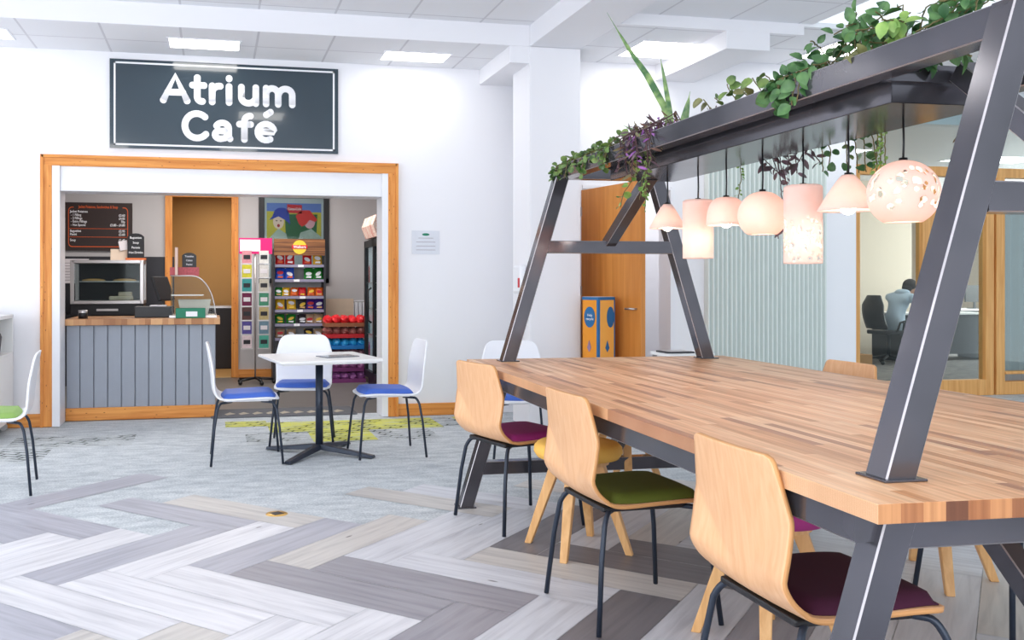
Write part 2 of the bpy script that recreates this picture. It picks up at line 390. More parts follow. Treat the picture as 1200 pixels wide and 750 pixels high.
for i in range(-22, 24):
    for j in range(-22, 24):
        k = (i+j-10) % 8
        key = ('A', i-k, j) if k < 4 else ('B', i, j-(k-4))
        if key in seen: continue
        seen.add(key)
        o, ii, jj = key
        a0, b0 = 2.10+w*ii, 1.06+w*jj
        a1, b1 = (a0+4*w, b0+w) if o == 'A' else (a0+w, b0+4*w)
        am, bm_ = (a0+a1)/2, (b0+b1)/2; cx, cy = corner(am, bm_)
        if key in known: sh = SH[known[key]]
        elif key in carp: continue
        else:
            lim = 4.6 if cx < 1.2 else 5.0+.1*math.sin(cx*3)
            if cx < -.9: lim = 5.1
            if cy > lim or cy < -2.2 or cx < -5 or cx > 6.5: continue
            sh = SH[random.choice(['lt', 'lt', 'wh', 'wm', 'dm'])]
        g = .0012
        pts = [corner(a0+g, b0+g), corner(a1-g, b0+g), corner(a1-g, b1-g), corner(a0+g, b1-g)]
        fm.add([(x, y, .0) for x, y in pts], [(0, 1, 2, 3)], 0)
        info.append((sh, o))
nfl = len(fm.f)
# substrate
yb = 8.5
base = []
fm.add([(-7, -3, -.002), (12, -3, -.002), (12, yb, -.002), (-7, yb, -.002)], [(0, 1, 2, 3)], 1)
def patch(x0, x1, y0, y1, mi, skew=0):
    fm.add([(x0, y0, -.001), (x1, y0, -.001), (x1+skew, y1, -.001), (x0+skew, y1, -.001)], [(0, 1, 2, 3)], mi)
for px0, px1, py0, py1, mi in ((.25, 1.75, 7.0, 7.55, 3), (.45, 1.9, 7.55, 8.1, 2), (.75, 1.25, 7.05, 7.56, 2), (1.9, 2.5, 7.6, 8.1, 3), (2.1, 2.5, 7.85, 8.1, 2), (.1, .45, 7.9, 8.22, 2), (-1.5, -.6, 7.2, 7.7, 3), (-1.5, -1.15, 6.6, 7.2, 3)):
    fm.add([(px0, py0, -.0016+.0004*(mi == 2)+.0001*(px0 > 0)-.00012*(px0 > -1.12 and px0 < 0)), (px1, py0, -.0016+.0004*(mi == 2)+.0001*(px0 > 0)-.00012*(px0 > -1.12 and px0 < 0)), (px1, py1, -.0016+.0004*(mi == 2)+.0001*(px0 > 0)-.00012*(px0 > -1.12 and px0 < 0)), (px0, py1, -.0016+.0004*(mi == 2)+.0001*(px0 > 0)-.00012*(px0 > -1.12 and px0 < 0))], [(0, 1, 2, 3)], mi)
floor = fm.build('floor', ['planks', 'carpet', 'carpet_yellow', 'carpet_dash'], fixn=False)
me = floor.data
ca = me.color_attributes.new('shade', 'FLOAT_COLOR', 'CORNER'); uvl = me.uv_layers.new(name='UVMap')
for pi, p in enumerate(me.polygons):
    if pi < nfl:
        sh, o = info[pi]; r0 = random.uniform(.96, 1.03); c = lin(sh); ou, ov = random.uniform(0, 40), random.uniform(0, 40)
        U = [(0, 0), (4*w, 0), (4*w, w), (0, w)] if o == 'A' else [(0, 0), (0, w), (4*w, w), (4*w, 0)]
        for k, li in enumerate(p.loop_indices):
            ca.data[li].color = (c[0]*r0, c[1]*r0, c[2]*r0, 1); uvl.data[li].uv = (U[k][0]+ou, U[k][1]+ov)
struct(floor, 'pale herringbone vinyl planks breaking into grey carpet')
fc = MB().box(-2.2, 2.6, 8.5, 12.0, -.05, -.001).build('floor', 'cafe_floor'); struct(fc, 'brown vinyl floor inside the cafe kiosk')
fo = MB().box(2.6, 16, 8.5, 20.0, -.05, -.001).build('floor', 'office_floor'); struct(fo, 'striped grey carpet in the glazed office')
mat_ = MB().prism(rrect(-.02, 1.3, 8.42, 8.95, .03), .0, .008).build('door_mat', C('mat_grey', (96, 98, 104), .9)); tag(mat_, 'dark grey entrance mat lying in the kiosk opening', 'mat')
for k in range(9):
    MB().prism([(.12+k*.125, 8.55), (.2+k*.125, 8.62), (.15+k*.125, 8.72), (.1+k*.125, 8.62)], .0082, .0095).build('mat_motif', C('mat_beige', (176, 166, 150), .9), mat_)
# ------------------------------------------------------------------ walls
wb = MB().box(-7, -1.33, 8.25, 8.45, 0, 3.6).box(1.555, 3.0, 8.25, 8.45, 0, 3.6).box(-1.33, 1.555, 8.25, 8.45, 2.195, 3.6).build('wall_back', 'wall'); struct(wb, 'white wall around the cafe opening')
wr = MB().box(2.9, 3.2, 7.75, 7.95, 0, 3.6).box(3.2, 4.08, 7.75, 7.95, 2.08, 3.6).box(4.08, 5.99, 7.75, 7.95, 0, 3.6).box(5.84, 5.99, 7.95, 8.6, 0, 3.6).build('wall_right', 'wall'); struct(wr, 'white wall behind the long table')
wc = MB().box(2.9, 3.0, 7.95, 9.8, 0, 2.8).box(4.5, 4.6, 7.95, 9.8, 0, 2.8).box(2.9, 4.6, 9.7, 9.8, 0, 2.8).box(2.9, 4.6, 7.95, 9.8, 2.7, 2.8).build('wall_passage', 'wall'); struct(wc)
ck = MB().box(-2.2, -2.1, 8.45, 12.0, 0, 2.8).box(-2.2, -.56, 12.0, 12.1, 0, 2.8).box(.28, 2.5, 12.0, 12.1, 0, 2.8).box(-.56, .28, 12.0, 12.1, 2.34, 2.8).box(2.5, 2.6, 8.45, 12.1, 0, 2.8).build('wall_cafe', 'inner_wall'); struct(ck, 'grey walls inside the cafe kiosk')
cz = MB().box(-2.2, 2.6, 8.45, 12.1, 2.8, 2.9).build('ceiling', 'wall'); struct(cz, 'kiosk ceiling')
cor = MB().box(-.9, -.8, 12.1, 14, 0, 2.8).box(.7, .8, 12.1, 14, 0, 2.8).box(-.9, .8, 13.9, 14, 0, 2.8).box(-.9, .8, 12.1, 14, 2.5, 2.6).box(-.9, .8, 12.1, 14, -.05, -.001).build('wall_store', 'corridor'); struct(cor, 'ochre walls of the store room')
# opening trim
def timber_frame(name, x0, x1, z1, y, wd, dp, mats=('pine', 'pine_x')):
    root = bpy.data.objects.new(name, None); COL.objects.link(root); struct(root)
    MB().box(x0, x0+wd, y-dp, y, 0, z1).build('jamb', mats[0], root, bevel=.006)
    MB().box(x1-wd, x1, y-dp, y, 0, z1).build('jamb', mats[0], root, bevel=.006)
    MB().box(x0, x1, y-dp-.001, y, z1-wd, z1).build('head', mats[1], root, bevel=.006)
    MB().box(x0-.012, x0+.012, y-dp-.012, y, 0, z1+.012).build('bead', mats[0], root)
    MB().box(x1-.012, x1+.012, y-dp-.012, y, 0, z1+.012).build('bead', mats[0], root)
    MB().box(x0, x1, y-dp-.012, y, z1-.012, z1+.012).build('bead', mats[1], root)
    return root
timber_frame('trim_1', -1.405, 1.625, 2.275, 8.25, .08, .035)
lin_ = MB().box(-1.33, -1.262, 8.22, 8.5, 0, 2.2).box(1.49, 1.555, 8.22, 8.5, 0, 2.2).build('trim_2', 'white_gloss', bevel=.004); struct(lin_, 'white side linings of the opening')
sb = MB().box(-1.262, 1.49, 8.24, 8.5, 2.0, 2.2).box(-1.262, 1.49, 8.23, 8.5, 1.985, 2.0).build('trim_3', 'white_gloss', bevel=.004); struct(sb, 'white boxed shutter head over the opening')
bb = MB().box(1.625, 2.42, 8.225, 8.25, 0, .11).box(-7, -1.405, 8.225, 8.25, 0, .11).build('baseboard_back', 'pine_x', bevel=.005); struct(bb)
bc = MB().box(.31, 2.5, 11.975, 12.0, 0, .1).build('baseboard_cafe', 'pine_x'); struct(bc)
# ------------------------------------------------------------------ column, beams, ceiling
cl = MB().box(2.58, 3.03, 7.34, 7.78, 0, 3.18).build('column', 'column', bevel=.004); struct(cl, 'square white column')
bm1 = MB().box(2.58, 3.03, -3, 7.34, 3.18, 3.6).box(2.41, 3.03, 7.35, 8.25, 3.04, 3.6).box(3.92, 4.3, 6.562, 7.75, 3.04, 3.6).build('beam', 'column', bevel=.004); struct(bm1, 'white boxed ceiling beams')
low = MB().box(-7, 2.58, 7.345, 8.25, 3.18, 3.2).box(3.03, 4.56, 6.6, 7.75, 3.18, 3.2).box(4.6, 12, 6.565, 8.7, 3.25, 3.29).build('ceiling', 'tiles'); struct(MB().box(-7, 2.58, 7.34, 7.4, 3.181, 3.6).box(3.03, 4.6, 6.56, 6.6, 3.181, 3.6).box(4.56, 4.6, 6.6, 7.75, 3.181, 3.6).build('trim_7', 'column'), 'white bulkhead fascia'); struct(low, 'lower tiled bulkhead ceiling')
up = MB().box(-7, 2.58, -3, 7.34, 3.354, 3.6).box(3.03, 4.63, -3, 6.56, 3.27, 3.6).build('ceiling', 'tiles'); struct(up, 'raised tiled ceiling')
well = MB().box(4.63, 4.68, -3, 6.56, 3.27, 4.1).box(4.63, 12, 6.5, 6.56, 3.6, 4.1).build('trim_4', 'wall'); struct(well, 'white rooflight upstand')
rl = bpy.data.objects.new('window_1', None); COL.objects.link(rl); struct(rl, 'atrium rooflight')
g = MB()
for i in range(6): g.box(4.68+i*1.45-.03, 4.68+i*1.45+.03, -3, 6.5, 4.02, 4.1)
g.build('glazing_bar', 'white_gloss', rl); MB().box(4.68, 12, -3, 6.5, 4.05, 4.06).build('pane', 'glass', rl)

def ceil_light(x, y, z, wx, wy, label, group='recessed ceiling light panels'):
    t = thing('ceiling_light', label, 'ceiling light', (x, y, z), 0, group)
    f = MB(); b_ = .018
    f.box(-wx/2-b_, wx/2+b_, -wy/2-b_, -wy/2, -.006, .02).box(-wx/2-b_, wx/2+b_, wy/2, wy/2+b_, -.006, .02).box(-wx/2-b_, -wx/2, -wy/2, wy/2, -.006, .02).box(wx/2, wx/2+b_, -wy/2, wy/2, -.006, .02)
    f.build('light_frame', 'white_gloss', t); MB().box(-wx/2, wx/2, -wy/2, wy/2, -.004, .01).build('diffuser', 'panel_light', t)
    return t
ceil_light(-1.86, 7.82, 3.18, .56, .3, 'ceiling light panel cut by the left edge of the photo')
ceil_light(-.07, 7.82, 3.18, .56, .3, 'bright ceiling light panel directly above the cafe sign')
ceil_light(1.72, 7.88, 3.18, .56, .3, 'ceiling light panel between the cafe sign and the column')
ceil_light(3.68, 7.22, 3.18, .5, .5, 'large ceiling light panel right of the column')
ceil_light(5.45, 7.2, 3.25, .56, .56, 'ceiling light panel glimpsed behind the bushy plant')

# ------------------------------------------------------------------ cafe sign
t = thing('cafe_sign', 'dark slate sign reading Atrium Café on the wall above the opening', 'sign', (.115, 8.25, 2.36))
MB().box(-.978, .978, -.02, -.001, 0, .76).build('sign_board', 'sign', t)
bd = MB()
for (x0, x1, z0, z1) in ((-.945, .945, .722, .737), (-.945, .945, .025, .04), (-.945, -.93, .025, .737), (.93, .945, .025, .737)): bd.box(x0, x1, -.0215, -.0195, z0, z1)
bd.build('white_border', 'letters', t)
def arc(cx, cz, rx, rz, a0, a1, n=12): return [(cx+rx*math.cos(R_(a0+(a1-a0)*k/n)), cz+rz*math.sin(R_(a0+(a1-a0)*k/n))) for k in range(n+1)]
R_ = math.radians; q1 = .108
GL = {'A': [[(.11, .11), (.46, .89), (.81, .11)], [(.24, .37), (.68, .37)]],
      't': [[(.22, .86), (.22, .28)]+arc(.35, .26, .13, .15, 180, 280), [(.08, .62), (.42, .62)]],
      'r': [[(.12, .11), (.12, .62)], [(.12, .4)]+arc(.34, .42, .22, .2, 170, 85)],
      'i': [[(.12, .11), (.12, .62)], [(.12, .87), (.121, .885)]],
      'u': [[(.12, .62), (.12, .3)]+arc(.33, .3, .21, .19, 180, 330), [(.56, .62), (.56, .11)]],
      'm': [[(.12, .11), (.12, .62)], [(.12, .42)]+arc(.3, .42, .18, .2, 160, 0)+[(.48, .11)], [(.48, .42)]+arc(.7, .42, .2, .2, 165, 0)+[(.9, .11)]],
      'C': [arc(.45, .5, .36, .39, 48, 318, 22)],
      'a': [arc(.33, .45, .19, .17, 155, 0)+[(.52, .2), (.56, .12)], [(.5, .38), (.32, .36)]+arc(.27, .24, .16, .13, 100, 270, 8)+[(.4, .13), (.5, .25)]],
      'f': [arc(.4, .68, .17, .19, 85, 180)+[(.23, .11)], [(.08, .6), (.42, .6)]],
      'é': [[(.14, .38), (.6, .38)]+arc(.37, .37, .24, .26, 10, 300, 16), [(.38, .93), (.5, 1.02)]]}
def letter(ch, x, z, S_, sx=1):
    b = MB()
    for st_ in GL[ch]:
        P = [(px*S_*sx, 0, pz*S_) for px, pz in st_]
        b.tube(P, q1*S_, 14)
        for e_ in (P[0], P[-1]): b.ball(e_, q1*S_, n=14, m=10)
    b.xf(Matrix.Diagonal((1, .045, 1, 1))); o = b.build('letter', 'letters', t, (x, -.0215, z)); return o
for ch, x_ in (('A', 0), ('t', .93), ('r', 1.5), ('i', 2.03), ('u', 2.42), ('m', 3.2)): letter(ch, -.566+x_*.272, .393, .272, 1.04 if ch != 'm' else 1.08)
for ch, x_ in (('C', 0), ('a', .92), ('f', 1.72), ('é', 2.24)): letter(ch, -.381+x_*.272, .074, .272, 1.04 if ch != 'é' else 1.1)

# ------------------------------------------------------------------ counter
t = thing('service_counter', 'grey tongue-and-groove panelled service counter in the kiosk opening', 'counter', (0, 8.55, 0))
MB().box(-1.26, .02, .02, .6, .0, .835).build('carcass', 'counter_paint', t)
pn = MB(); n = 11
for i in range(n):
    x0 = -1.262+i*(1.282/n); pn.prism([(x0+.002, .02), (x0+.006, 0), (x0+1.282/n-.006, 0), (x0+1.282/n-.002, .02)], .11, .835)
pn.build('board_front', 'counter_paint', t)
MB().box(-1.265, .035, -.02, .0, 0, .11).build('plinth', 'pine_x', t, bevel=.004)
wt = MB().box(-1.262, .06, 8.49, 9.2, .836, .892).build('worktop', 'counter_top', bevel=.004); tag(wt, 'wooden block worktop on the grey service counter', 'worktop')
# ------------------------------------------------------------------ menu board
t = thing('menu_board', 'brown menu board with orange border and prices on the kiosk back wall', 'menu board', (-1.936, 12.0, 1.60)); t.scale = (.72, 1, .9)
MB().box(.2, 1.32, -.03, -.001, 0, .66).build('board', C('menu_brown', (50, 36, 34), .5), t)
ob = MB()
fr = rrect(.27, 1.25, .05, .60, .06); fr2 = rrect(.282, 1.238, .062, .588, .05)
nn = len(fr)
ob.add([(x, -.032, z) for x, z in fr]+[(x, -.032, z) for x, z in fr2], [[i, (i+1) % nn, nn+(i+1) % nn, nn+i] for i in range(nn)])
ob.box(.28, 1.24, -.033, -.031, .30, .306).box(.28, 1.24, -.033, -.031, .185, .191)
ob.build('orange_border', C('orange', (214, 92, 40), .5), t)
MB().box(.36, 1.16, -.0335, -.0325, .575, .62).build('title_ground', 'menu_brown', t)
text('menu_title', 'Jacket Potatoes, Sandwiches & Soup', .052, 'orange', t, (.76, -.035, .6), sx=.85, off=.001)
lines = [('Jacket Potatoes', '', .535), (' - 1 Filling', '£3.60', .487), (' - 2 Fillings', '£4.05', .443), (' - Extra Fillings', '70p', .399), (' - Hot Special', '£3.80 - £4.80', .352), ('Baguettes', '£2.95', .27), ('Panini', '£3.60', .224), ('Soup', '£1.45', .145)]
for a_, p_, z_ in lines:
    text('menu_text', a_, .046, 'letters', t, (.3, -.034, z_), align='LEFT', off=.0008)
    if p_: text('price_text', p_, .046, 'letters', t, (1.2, -.034, z_), align='RIGHT', off=.0008)
# dark splash back + back worktop
t = thing('back_counter', 'black back counter with dark splashback behind the service counter', 'counter', (0, 12, 0))
MB().box(-1.78, -.5, -.62, -.02, 0, .78).build('cabinet', 'dark', t); MB().box(-1.79, -.48, -.64, -.02, .78, .83).build('counter_slab', 'black', t, bevel=.004)
MB().box(-1.79, -.48, -.018, -.001, .83, 1.53).build('splashback', 'dark', t)
nt_ = MB().box(-2.0, -1.66, 11.965, 11.981, 1.2, 1.5).build('paper_notice', C('paper', (232, 226, 230), .6)); nt_.location = (.16, 0, 0); tag(nt_, 'white paper notice on the dark splashback left of the display cabinet', 'notice')
for k in range(7): MB().box(-1.96, -1.7, 11.9635, 11.9645, 1.235+k*.035, 1.241+k*.035).build('text_line', C('ink', (150, 140, 150), .6), nt_)
# heated display cabinet
t = thing('display_cabinet', 'steel-framed glass food warmer with two shelves of pastries', 'display cabinet', (-1.2, 11.4, .83))
fr = MB(); W_, D_, H0, H1 = .385, .2, .13, .64
for sx in (-1, 1):
    for sy in (-1, 1): fr.box(sx*W_-.022, sx*W_+.022, sy*D_-.022, sy*D_+.022, H0, H1)
for z_ in (H0, H1-.04):
    fr.box(-W_, W_, -D_-.022, -D_+.022, z_, z_+.04); fr.box(-W_, W_, D_-.022, D_+.022, z_, z_+.04); fr.box(-W_-.022, -W_+.022, -D_, D_, z_, z_+.04); fr.box(W_-.022, W_+.022, -D_, D_, z_, z_+.04)
fr.box(-W_, W_, -D_, D_, H1-.02, H1)
fr.build('cabinet_frame', 'steel_bright', t, bevel=.006)
MB().box(-W_, W_, D_-.01, D_, H0, H1-.02).build('back_panel', 'dark', t)
MB().box(-W_-.02, W_+.02, -D_, D_, .0, .13).build('control_base', 'black', t, bevel=.006)
MB().box(-.12, .12, -D_-.004, -D_, .05, .075).build('control_strip', 'steel_bright', t)
MB().box(-W_+.02, W_-.02, -D_+.03, D_-.02, .385, .395).build('shelf', 'steel_bright', t)
MB().box(-W_+.02, W_-.02, -D_-.002, -D_+.002, H0+.04, H1-.04).build('front_glass', 'glass', t)
for x_, z_ in ((-.17, .396), (.18, .396)):
    b_ = MB().lathe([(0, .03), (.06, .028), (.12, .018), (.135, .004), (.1, 0)], (0, 0, 0), 18).xf(Matrix.Diagonal((1, .8, 1, 1)))
    tag(b_.build('pastry', C('pastry', (214, 168, 110), .7), None, (-1.2+x_, 11.36, .83+z_)), 'flat golden pastry on the upper shelf of the food warmer, '+('left' if x_ < 0 else 'right')+' one', 'pastry', 'pastries in the food warmer')
b_ = MB().box(-.13, .13, -.09, .09, 0, .05).box(-.03, .12, -.06, .06, .05, .1); tag(b_.build('food_tray', C('tray_beige', (206, 190, 170), .6), None, (-1.06, 11.36, 1.0), bevel=.01), 'beige tray of wrapped food on the warmer floor', 'tray')
b_ = MB().box(-.1, .1, -.07, .07, 0, .13).build('cardboard_box', C('cream_card', (226, 206, 186), .7), None, (-1.08, 11.4, 1.471), bevel=.004); tag(b_, 'small cream box standing on top of the food warmer', 'box')
b_ = MB().box(-.05, .05, -.004, .004, 0, .11).xf(Matrix.Rotation(-.2, 4, 'Y')).build('price_card', 'paper', None, (-1.02, 11.32, 1.59)); tag(b_, 'tilted white price card leaning on the cream box', 'card')
def chalkboard(loc, label, lines_, wd=.19, hh=.29):
    t = thing('chalkboard', label, 'chalkboard', loc)
    p = [(-wd/2, 0), (wd/2, 0), (wd/2, hh*.86)]+[(wd/2*math.cos(a)*.9, hh*.86+hh*.14*math.sin(a)) for a in [PI*k/8 for k in range(1, 8)]]+[(-wd/2, hh*.86)]
    MB().prism(p, -.008, .008, plane='XZ').build('board', 'black', t); MB().box(-wd/2-.02, wd/2+.02, -.03, .03, -.025, 0).build('wooden_foot', C('orange_wood', (206, 110, 60), .5), t)
    for k, s_ in enumerate(lines_): text('chalk_text', s_, .042*wd/.23, 'letters', t, (0, -.0095, hh*.82-k*hh*.2), off=.0004)
chalkboard((-.89, 11.3, 1.497), 'small black chalkboard on top of the steel food warmer', ['Baguettes', 'Soup', 'Paninis', 'Hot Drinks'])
# curved glass case on the counter
t = thing('glass_display_case', 'curved glass cake case on the right end of the service counter', 'display case', (-.19, 8.86, .892))
pr_ = [(-.2, 0)]+[(.02+.2*math.sin(a), .02+.36*math.cos(a)) for a in [PI/2*k/8 for k in range(9)]]
g = MB(); n_ = len(pr_)
outer = [(-.19, .38)]+[(.0+.21*math.sin(a), .38*math.cos(a)) for a in [PI/2*k/10 for k in range(11)]]
g.add([(x, -.2, z) for x, z in outer]+[(x, .2, z) for x, z in outer], [[i, i+1, len(outer)+i+1, len(outer)+i] for i in range(len(outer)-1)], 0, True)
g.box(-.19, -.186, -.2, .2, 0, .38)
g.add([(-.19, -.2, 0)]+[(x, -.2, z) for x, z in outer], [list(range(len(outer)+1))])
g.build('curved_glass', 'glass', t); MB().box(-.2, .22, -.21, .21, 0, .02).build('case_base', 'steel_bright', t); MB().box(-.185, .1, -.18, .18, .2, .206).build('case_shelf', 'steel_bright', t)
e_ = MB(); e_.tube([(x, -.2, z) for x, z in outer], .006, 6); e_.build('glass_edge_trim', 'steel_bright', t)
chalkboard((-.22, 8.9, 1.3), 'small black chalkboard on top of the curved glass case', ['Toasties', 'Cakes', 'Panini', 'Teas'], .13, .19)
b_ = MB().box(-.13, .13, -.05, .05, 0, .08).build('snack_carton', C('snack_pink', (190, 90, 96), .6, var=.5, scale=60), None, (-.26, 8.8, 1.272)); tag(b_, 'red and pink snack carton on the glass case', 'carton')
b_ = MB().box(-.012, .012, -.03, .03, 0, .26).build('leaflet_strip', C('peach', (228, 196, 182), .6), None, (-.33, 8.73, 1.272)); tag(b_, 'peach strip of wrapped sticks standing by the snack carton', 'leaflet')
b_ = MB().prism([(-.12, 0), (.12, 0), (.15, .14), (-.15, .14)], -.06, .06, plane='XZ').build('cake_box', C('cream_bowl', (226, 214, 200), .6), None, (-.17, 8.86, .914)); tag(b_, 'cream tapered cake box inside the curved glass case', 'box')
t = thing('gift_card_box', 'small green box with white label in front of the glass case', 'box', (-.2, 8.56, .892))
MB().box(-.13, .13, -.03, .03, 0, .09).build('carton', C('box_green', (22, 122, 92), .5), t, bevel=.003); MB().box(-.04, .06, -.032, -.03, .015, .06).build('white_label', 'letters', t)
b_ = MB().box(-.23, .1, -.12, .12, 0, .1).box(-.1, .05, -.08, .06, .1, .112, 1).build('receipt_printer', ['black', 'paper'], None, (-.47, 8.85, .892), bevel=.008); tag(b_, 'black receipt printer with white paper left of the glass case', 'printer')
t = thing('till_screen', 'black till screen on a tilted arm at the doorway edge', 'till', (-.5, 9.1, .892))
MB().box(-.09, .09, -.07, .07, 0, .03).build('till_base', 'black', t); MB().bar((0, 0, .03), (.02, 0, .2), .04, .03).build('arm', 'black', t); MB().box(-.15, .15, -.015, .015, -.12, .12).xf(Matrix.Translation((.03, 0, .26)) @ Matrix.Rotation(1.15, 4, 'Z') @ Matrix.Rotation(-.35, 4, 'X')).build('screen', 'black', t, bevel=.006)
t = thing('glass_jar', 'small dark glass jar with steel lid on the worktop', 'jar', (-1.13, 8.62, .892))
MB().lathe([(0, 0), (.04, 0), (.042, .045), (.036, .055)], n=16).build('jar_body', 'black', t); MB().lathe([(.038, .052), (.04, .075), (0, .078)], n=16).build('lid', 'steel_bright', t)
# doorway to the store
timber_frame('trim_5', -.578, .3, 2.36, 12.0, .075, .03)
b_ = thing('storage_cabinet', 'dark low cabinet with silver top in the ochre store room', 'cabinet', (.26, 13.5, 0))
MB().box(-.5, .4, -.3, .3, 0, .85).build('cabinet_body', 'dark', b_, bevel=.01); MB().box(-.51, .41, -.31, .31, .85, .88).build('cabinet_top', 'steel_bright', b_)
b_ = MB().lathe([(0, 0), (.06, 0), (.06, .18), (.025, .24), (.02, .3), (0, .3)], n=14).build('bottle', 'black', None, (.33, 13.4, .881)); tag(b_, 'dark bottle on the store room cabinet', 'bottle')

# ------------------------------------------------------------------ poster
t = thing('framed_poster', 'large framed drinks poster of two people in blue and red hats', 'poster', (1.02, 12.0, 1.2)); t.scale = (1, 1, .88)
fr = MB(); PW, PH = .45, 1.32
for x0, x1, z0, z1 in ((-PW, -PW+.07, 0, PH), (PW-.07, PW, 0, PH), (-PW, PW, 0, .07), (-PW, PW, PH-.07, PH)): fr.box(x0, x1, -.04, -.001, z0, z1)
fr.build('poster_frame', 'black', t, bevel=.004)
MB().box(-PW+.07, PW-.07, -.012, -.002, .07, PH-.07).build('mount', C('silver_mount', (190, 190, 196), .3), t)
def flat(poly, y, nm, mat): return MB().prism(poly, y-.0012, y, plane='XZ').build(nm, mat, t)
x0, x1, zt = -.35, .35, 1.17
flat([(x0, .5), (x1, .5), (x1, zt), (x0, zt)], -.013, 'poster_sheet', C('poster_blue', (104, 124, 196), .5, var=.2, scale=6))
flat([(x0, .5), (x1, .5), (x1, zt-.13), (x0, zt-.12)], -.0145, 'yellow_ground', C('poster_yellow', (196, 176, 60), .5, var=.25, scale=8))
flat([(-.1, .5), (.28, .5), (.3, zt-.16), (-.12, zt-.16)], -.016, 'green_ground', C('poster_green', (42, 92, 56), .5, var=.35, scale=14))
flat([(x0, .5), (-.05, .5), (-.1, .72), (-.2, .8), (x0, .62)], -.0165, 'figure_coat', C('coat_pale', (168, 176, 168), .5, var=.3, scale=12))
flat([(.02, .5), (x1, .5), (x1, .68), (.22, .8), (.08, .74)], -.0165, 'figure_coat', 'coat_pale')
flat(disc(-.2, .9, .07, .11), -.018, 'portrait_face', C('skin_print', (232, 196, 180), .5)); flat(disc(.2, .9, .07, .1), -.018, 'portrait_face', C('skin_pink', (222, 160, 172), .5))
flat(disc(-.2, .84, .018, .024, 12), -.0205, 'painted_lips', C('lips', (170, 30, 44), .5)); flat(disc(-.225, .91, .014, .007, 10), -.0205, 'painted_eye', 'black'); flat(disc(-.17, .91, .014, .007, 10), -.0205, 'painted_eye', 'black')
flat([(-.32, .92), (-.28, .97), (-.25, 1.06), (-.2, 1.1), (-.12, 1.1), (-.07, 1.05), (-.06, .95), (-.05, .86), (-.11, .92), (-.2, .975), (-.28, .935)], -.0195, 'cloche_hat', C('hat_blue', (44, 56, 160), .5, var=.25, scale=20))
flat([(.02, .98), (.06, 1.04), (.12, 1.07), (.2, 1.07), (.25, 1.0), (.3, .93), (.27, .9), (.2, .93), (.15, .86), (.1, .83), (.06, .87)], -.0195, 'cloche_hat', C('hat_red', (214, 42, 40), .5, var=.2, scale=20))
flat([(-.09, 1.03), (.1, 1.02), (.1, 1.145), (-.09, 1.155)], -.0195, 'drink_logo_ground', C('logo_red', (204, 30, 44), .5)); text('drink_logo', 'Coca-Cola', .05, 'letters', t, (.005, -.0225, 1.085), off=.0006, sx=.8)
MB().box(-PW+.07, PW-.07, -.03, -.027, .07, PH-.07).build('poster_glass', 'glass', t)

# ------------------------------------------------------------------ leaflet rack
t = thing('leaflet_rack', 'floor-standing leaflet rack with pink header card beside the doorway', 'leaflet rack', (.49, 11.2, 0))
b_ = MB().tube([(0, 0, .05), (0, 0, 1.7)], .009, 8)
b_.build('pole', 'steel_bright', t)
f_ = MB()
for k in range(5): a = 2*PI*k/5; f_.tube([(0, 0, .07), (.22*math.cos(a), .22*math.sin(a), .05)], .014, 6); f_.ball((.22*math.cos(a), .22*math.sin(a), .025), .025, n=8, m=5)
f_.build('caster_base', 'black', t)
hd = MB().box(-.19, .2, -.02, -.01, 1.55, 1.74).build('header_card', C('pink_card', (208, 24, 112), .5), t); MB().box(-.18, .06, -.023, -.021, 1.58, 1.72).build('white_text_panel', 'paper', hd)
pk = MB()
for s_ in (-1, 1):
    for k in range(7):
        z = .42+k*.168; pk.box(s_*.1-.068, s_*.1+.068, -.064, -.058, z, z+.006); pk.box(s_*.1-.068, s_*.1-.06, -.06, .02, z, z+.006); pk.box(s_*.1+.06, s_*.1+.068, -.06, .02, z, z+.006)
    pk.box(s_*.1-.066, s_*.1-.062, .01, .014, .42, 1.6); pk.box(s_*.1+.062, s_*.1+.066, .01, .014, .42, 1.6)
pk.build('wire_pockets', 'steel_bright', t)
cols = [(222, 150, 160), (214, 206, 60), (60, 150, 150), (110, 30, 70), (90, 60, 60), (90, 80, 150), (230, 210, 214), (230, 190, 196), (232, 230, 226), (220, 216, 212), (196, 190, 176), (70, 140, 110), (190, 170, 120), (110, 140, 156), (80, 170, 150), (130, 150, 150)]
names_ = ['pink and white', 'yellow', 'teal', 'dark plum', 'brown', 'violet', 'pale rose', 'rose', 'white', 'off-white', 'beige', 'green', 'tan', 'slate blue', 'sea green', 'grey']
rows = ['top', 'second', 'third', 'fourth', 'fifth', 'sixth', 'bottom']
for s_ in (0, 1):
    for k in range(7):
        c_ = s_*8+k; z = .43+(6-k)*.168
        o = MB().box(-.056, .056, -.004, .004, 0, .15).box(-.04, .04, -.0055, -.004, .05, .1, 1).xf(Matrix.Rotation(.12, 4, 'X')).build('leaflet', [C('leaf%d' % c_, cols[c_], .5, var=.25, scale=40), 'paper' if k % 2 else 'dark'], None, (.49+(s_*2-1)*.1, 11.155, z))
        tag(o, '%s leaflet in the %s pocket of the %s column of the leaflet rack' % (names_[c_], rows[k], 'left' if s_ == 0 else 'right'), 'leaflet', 'leaflets in the rack')

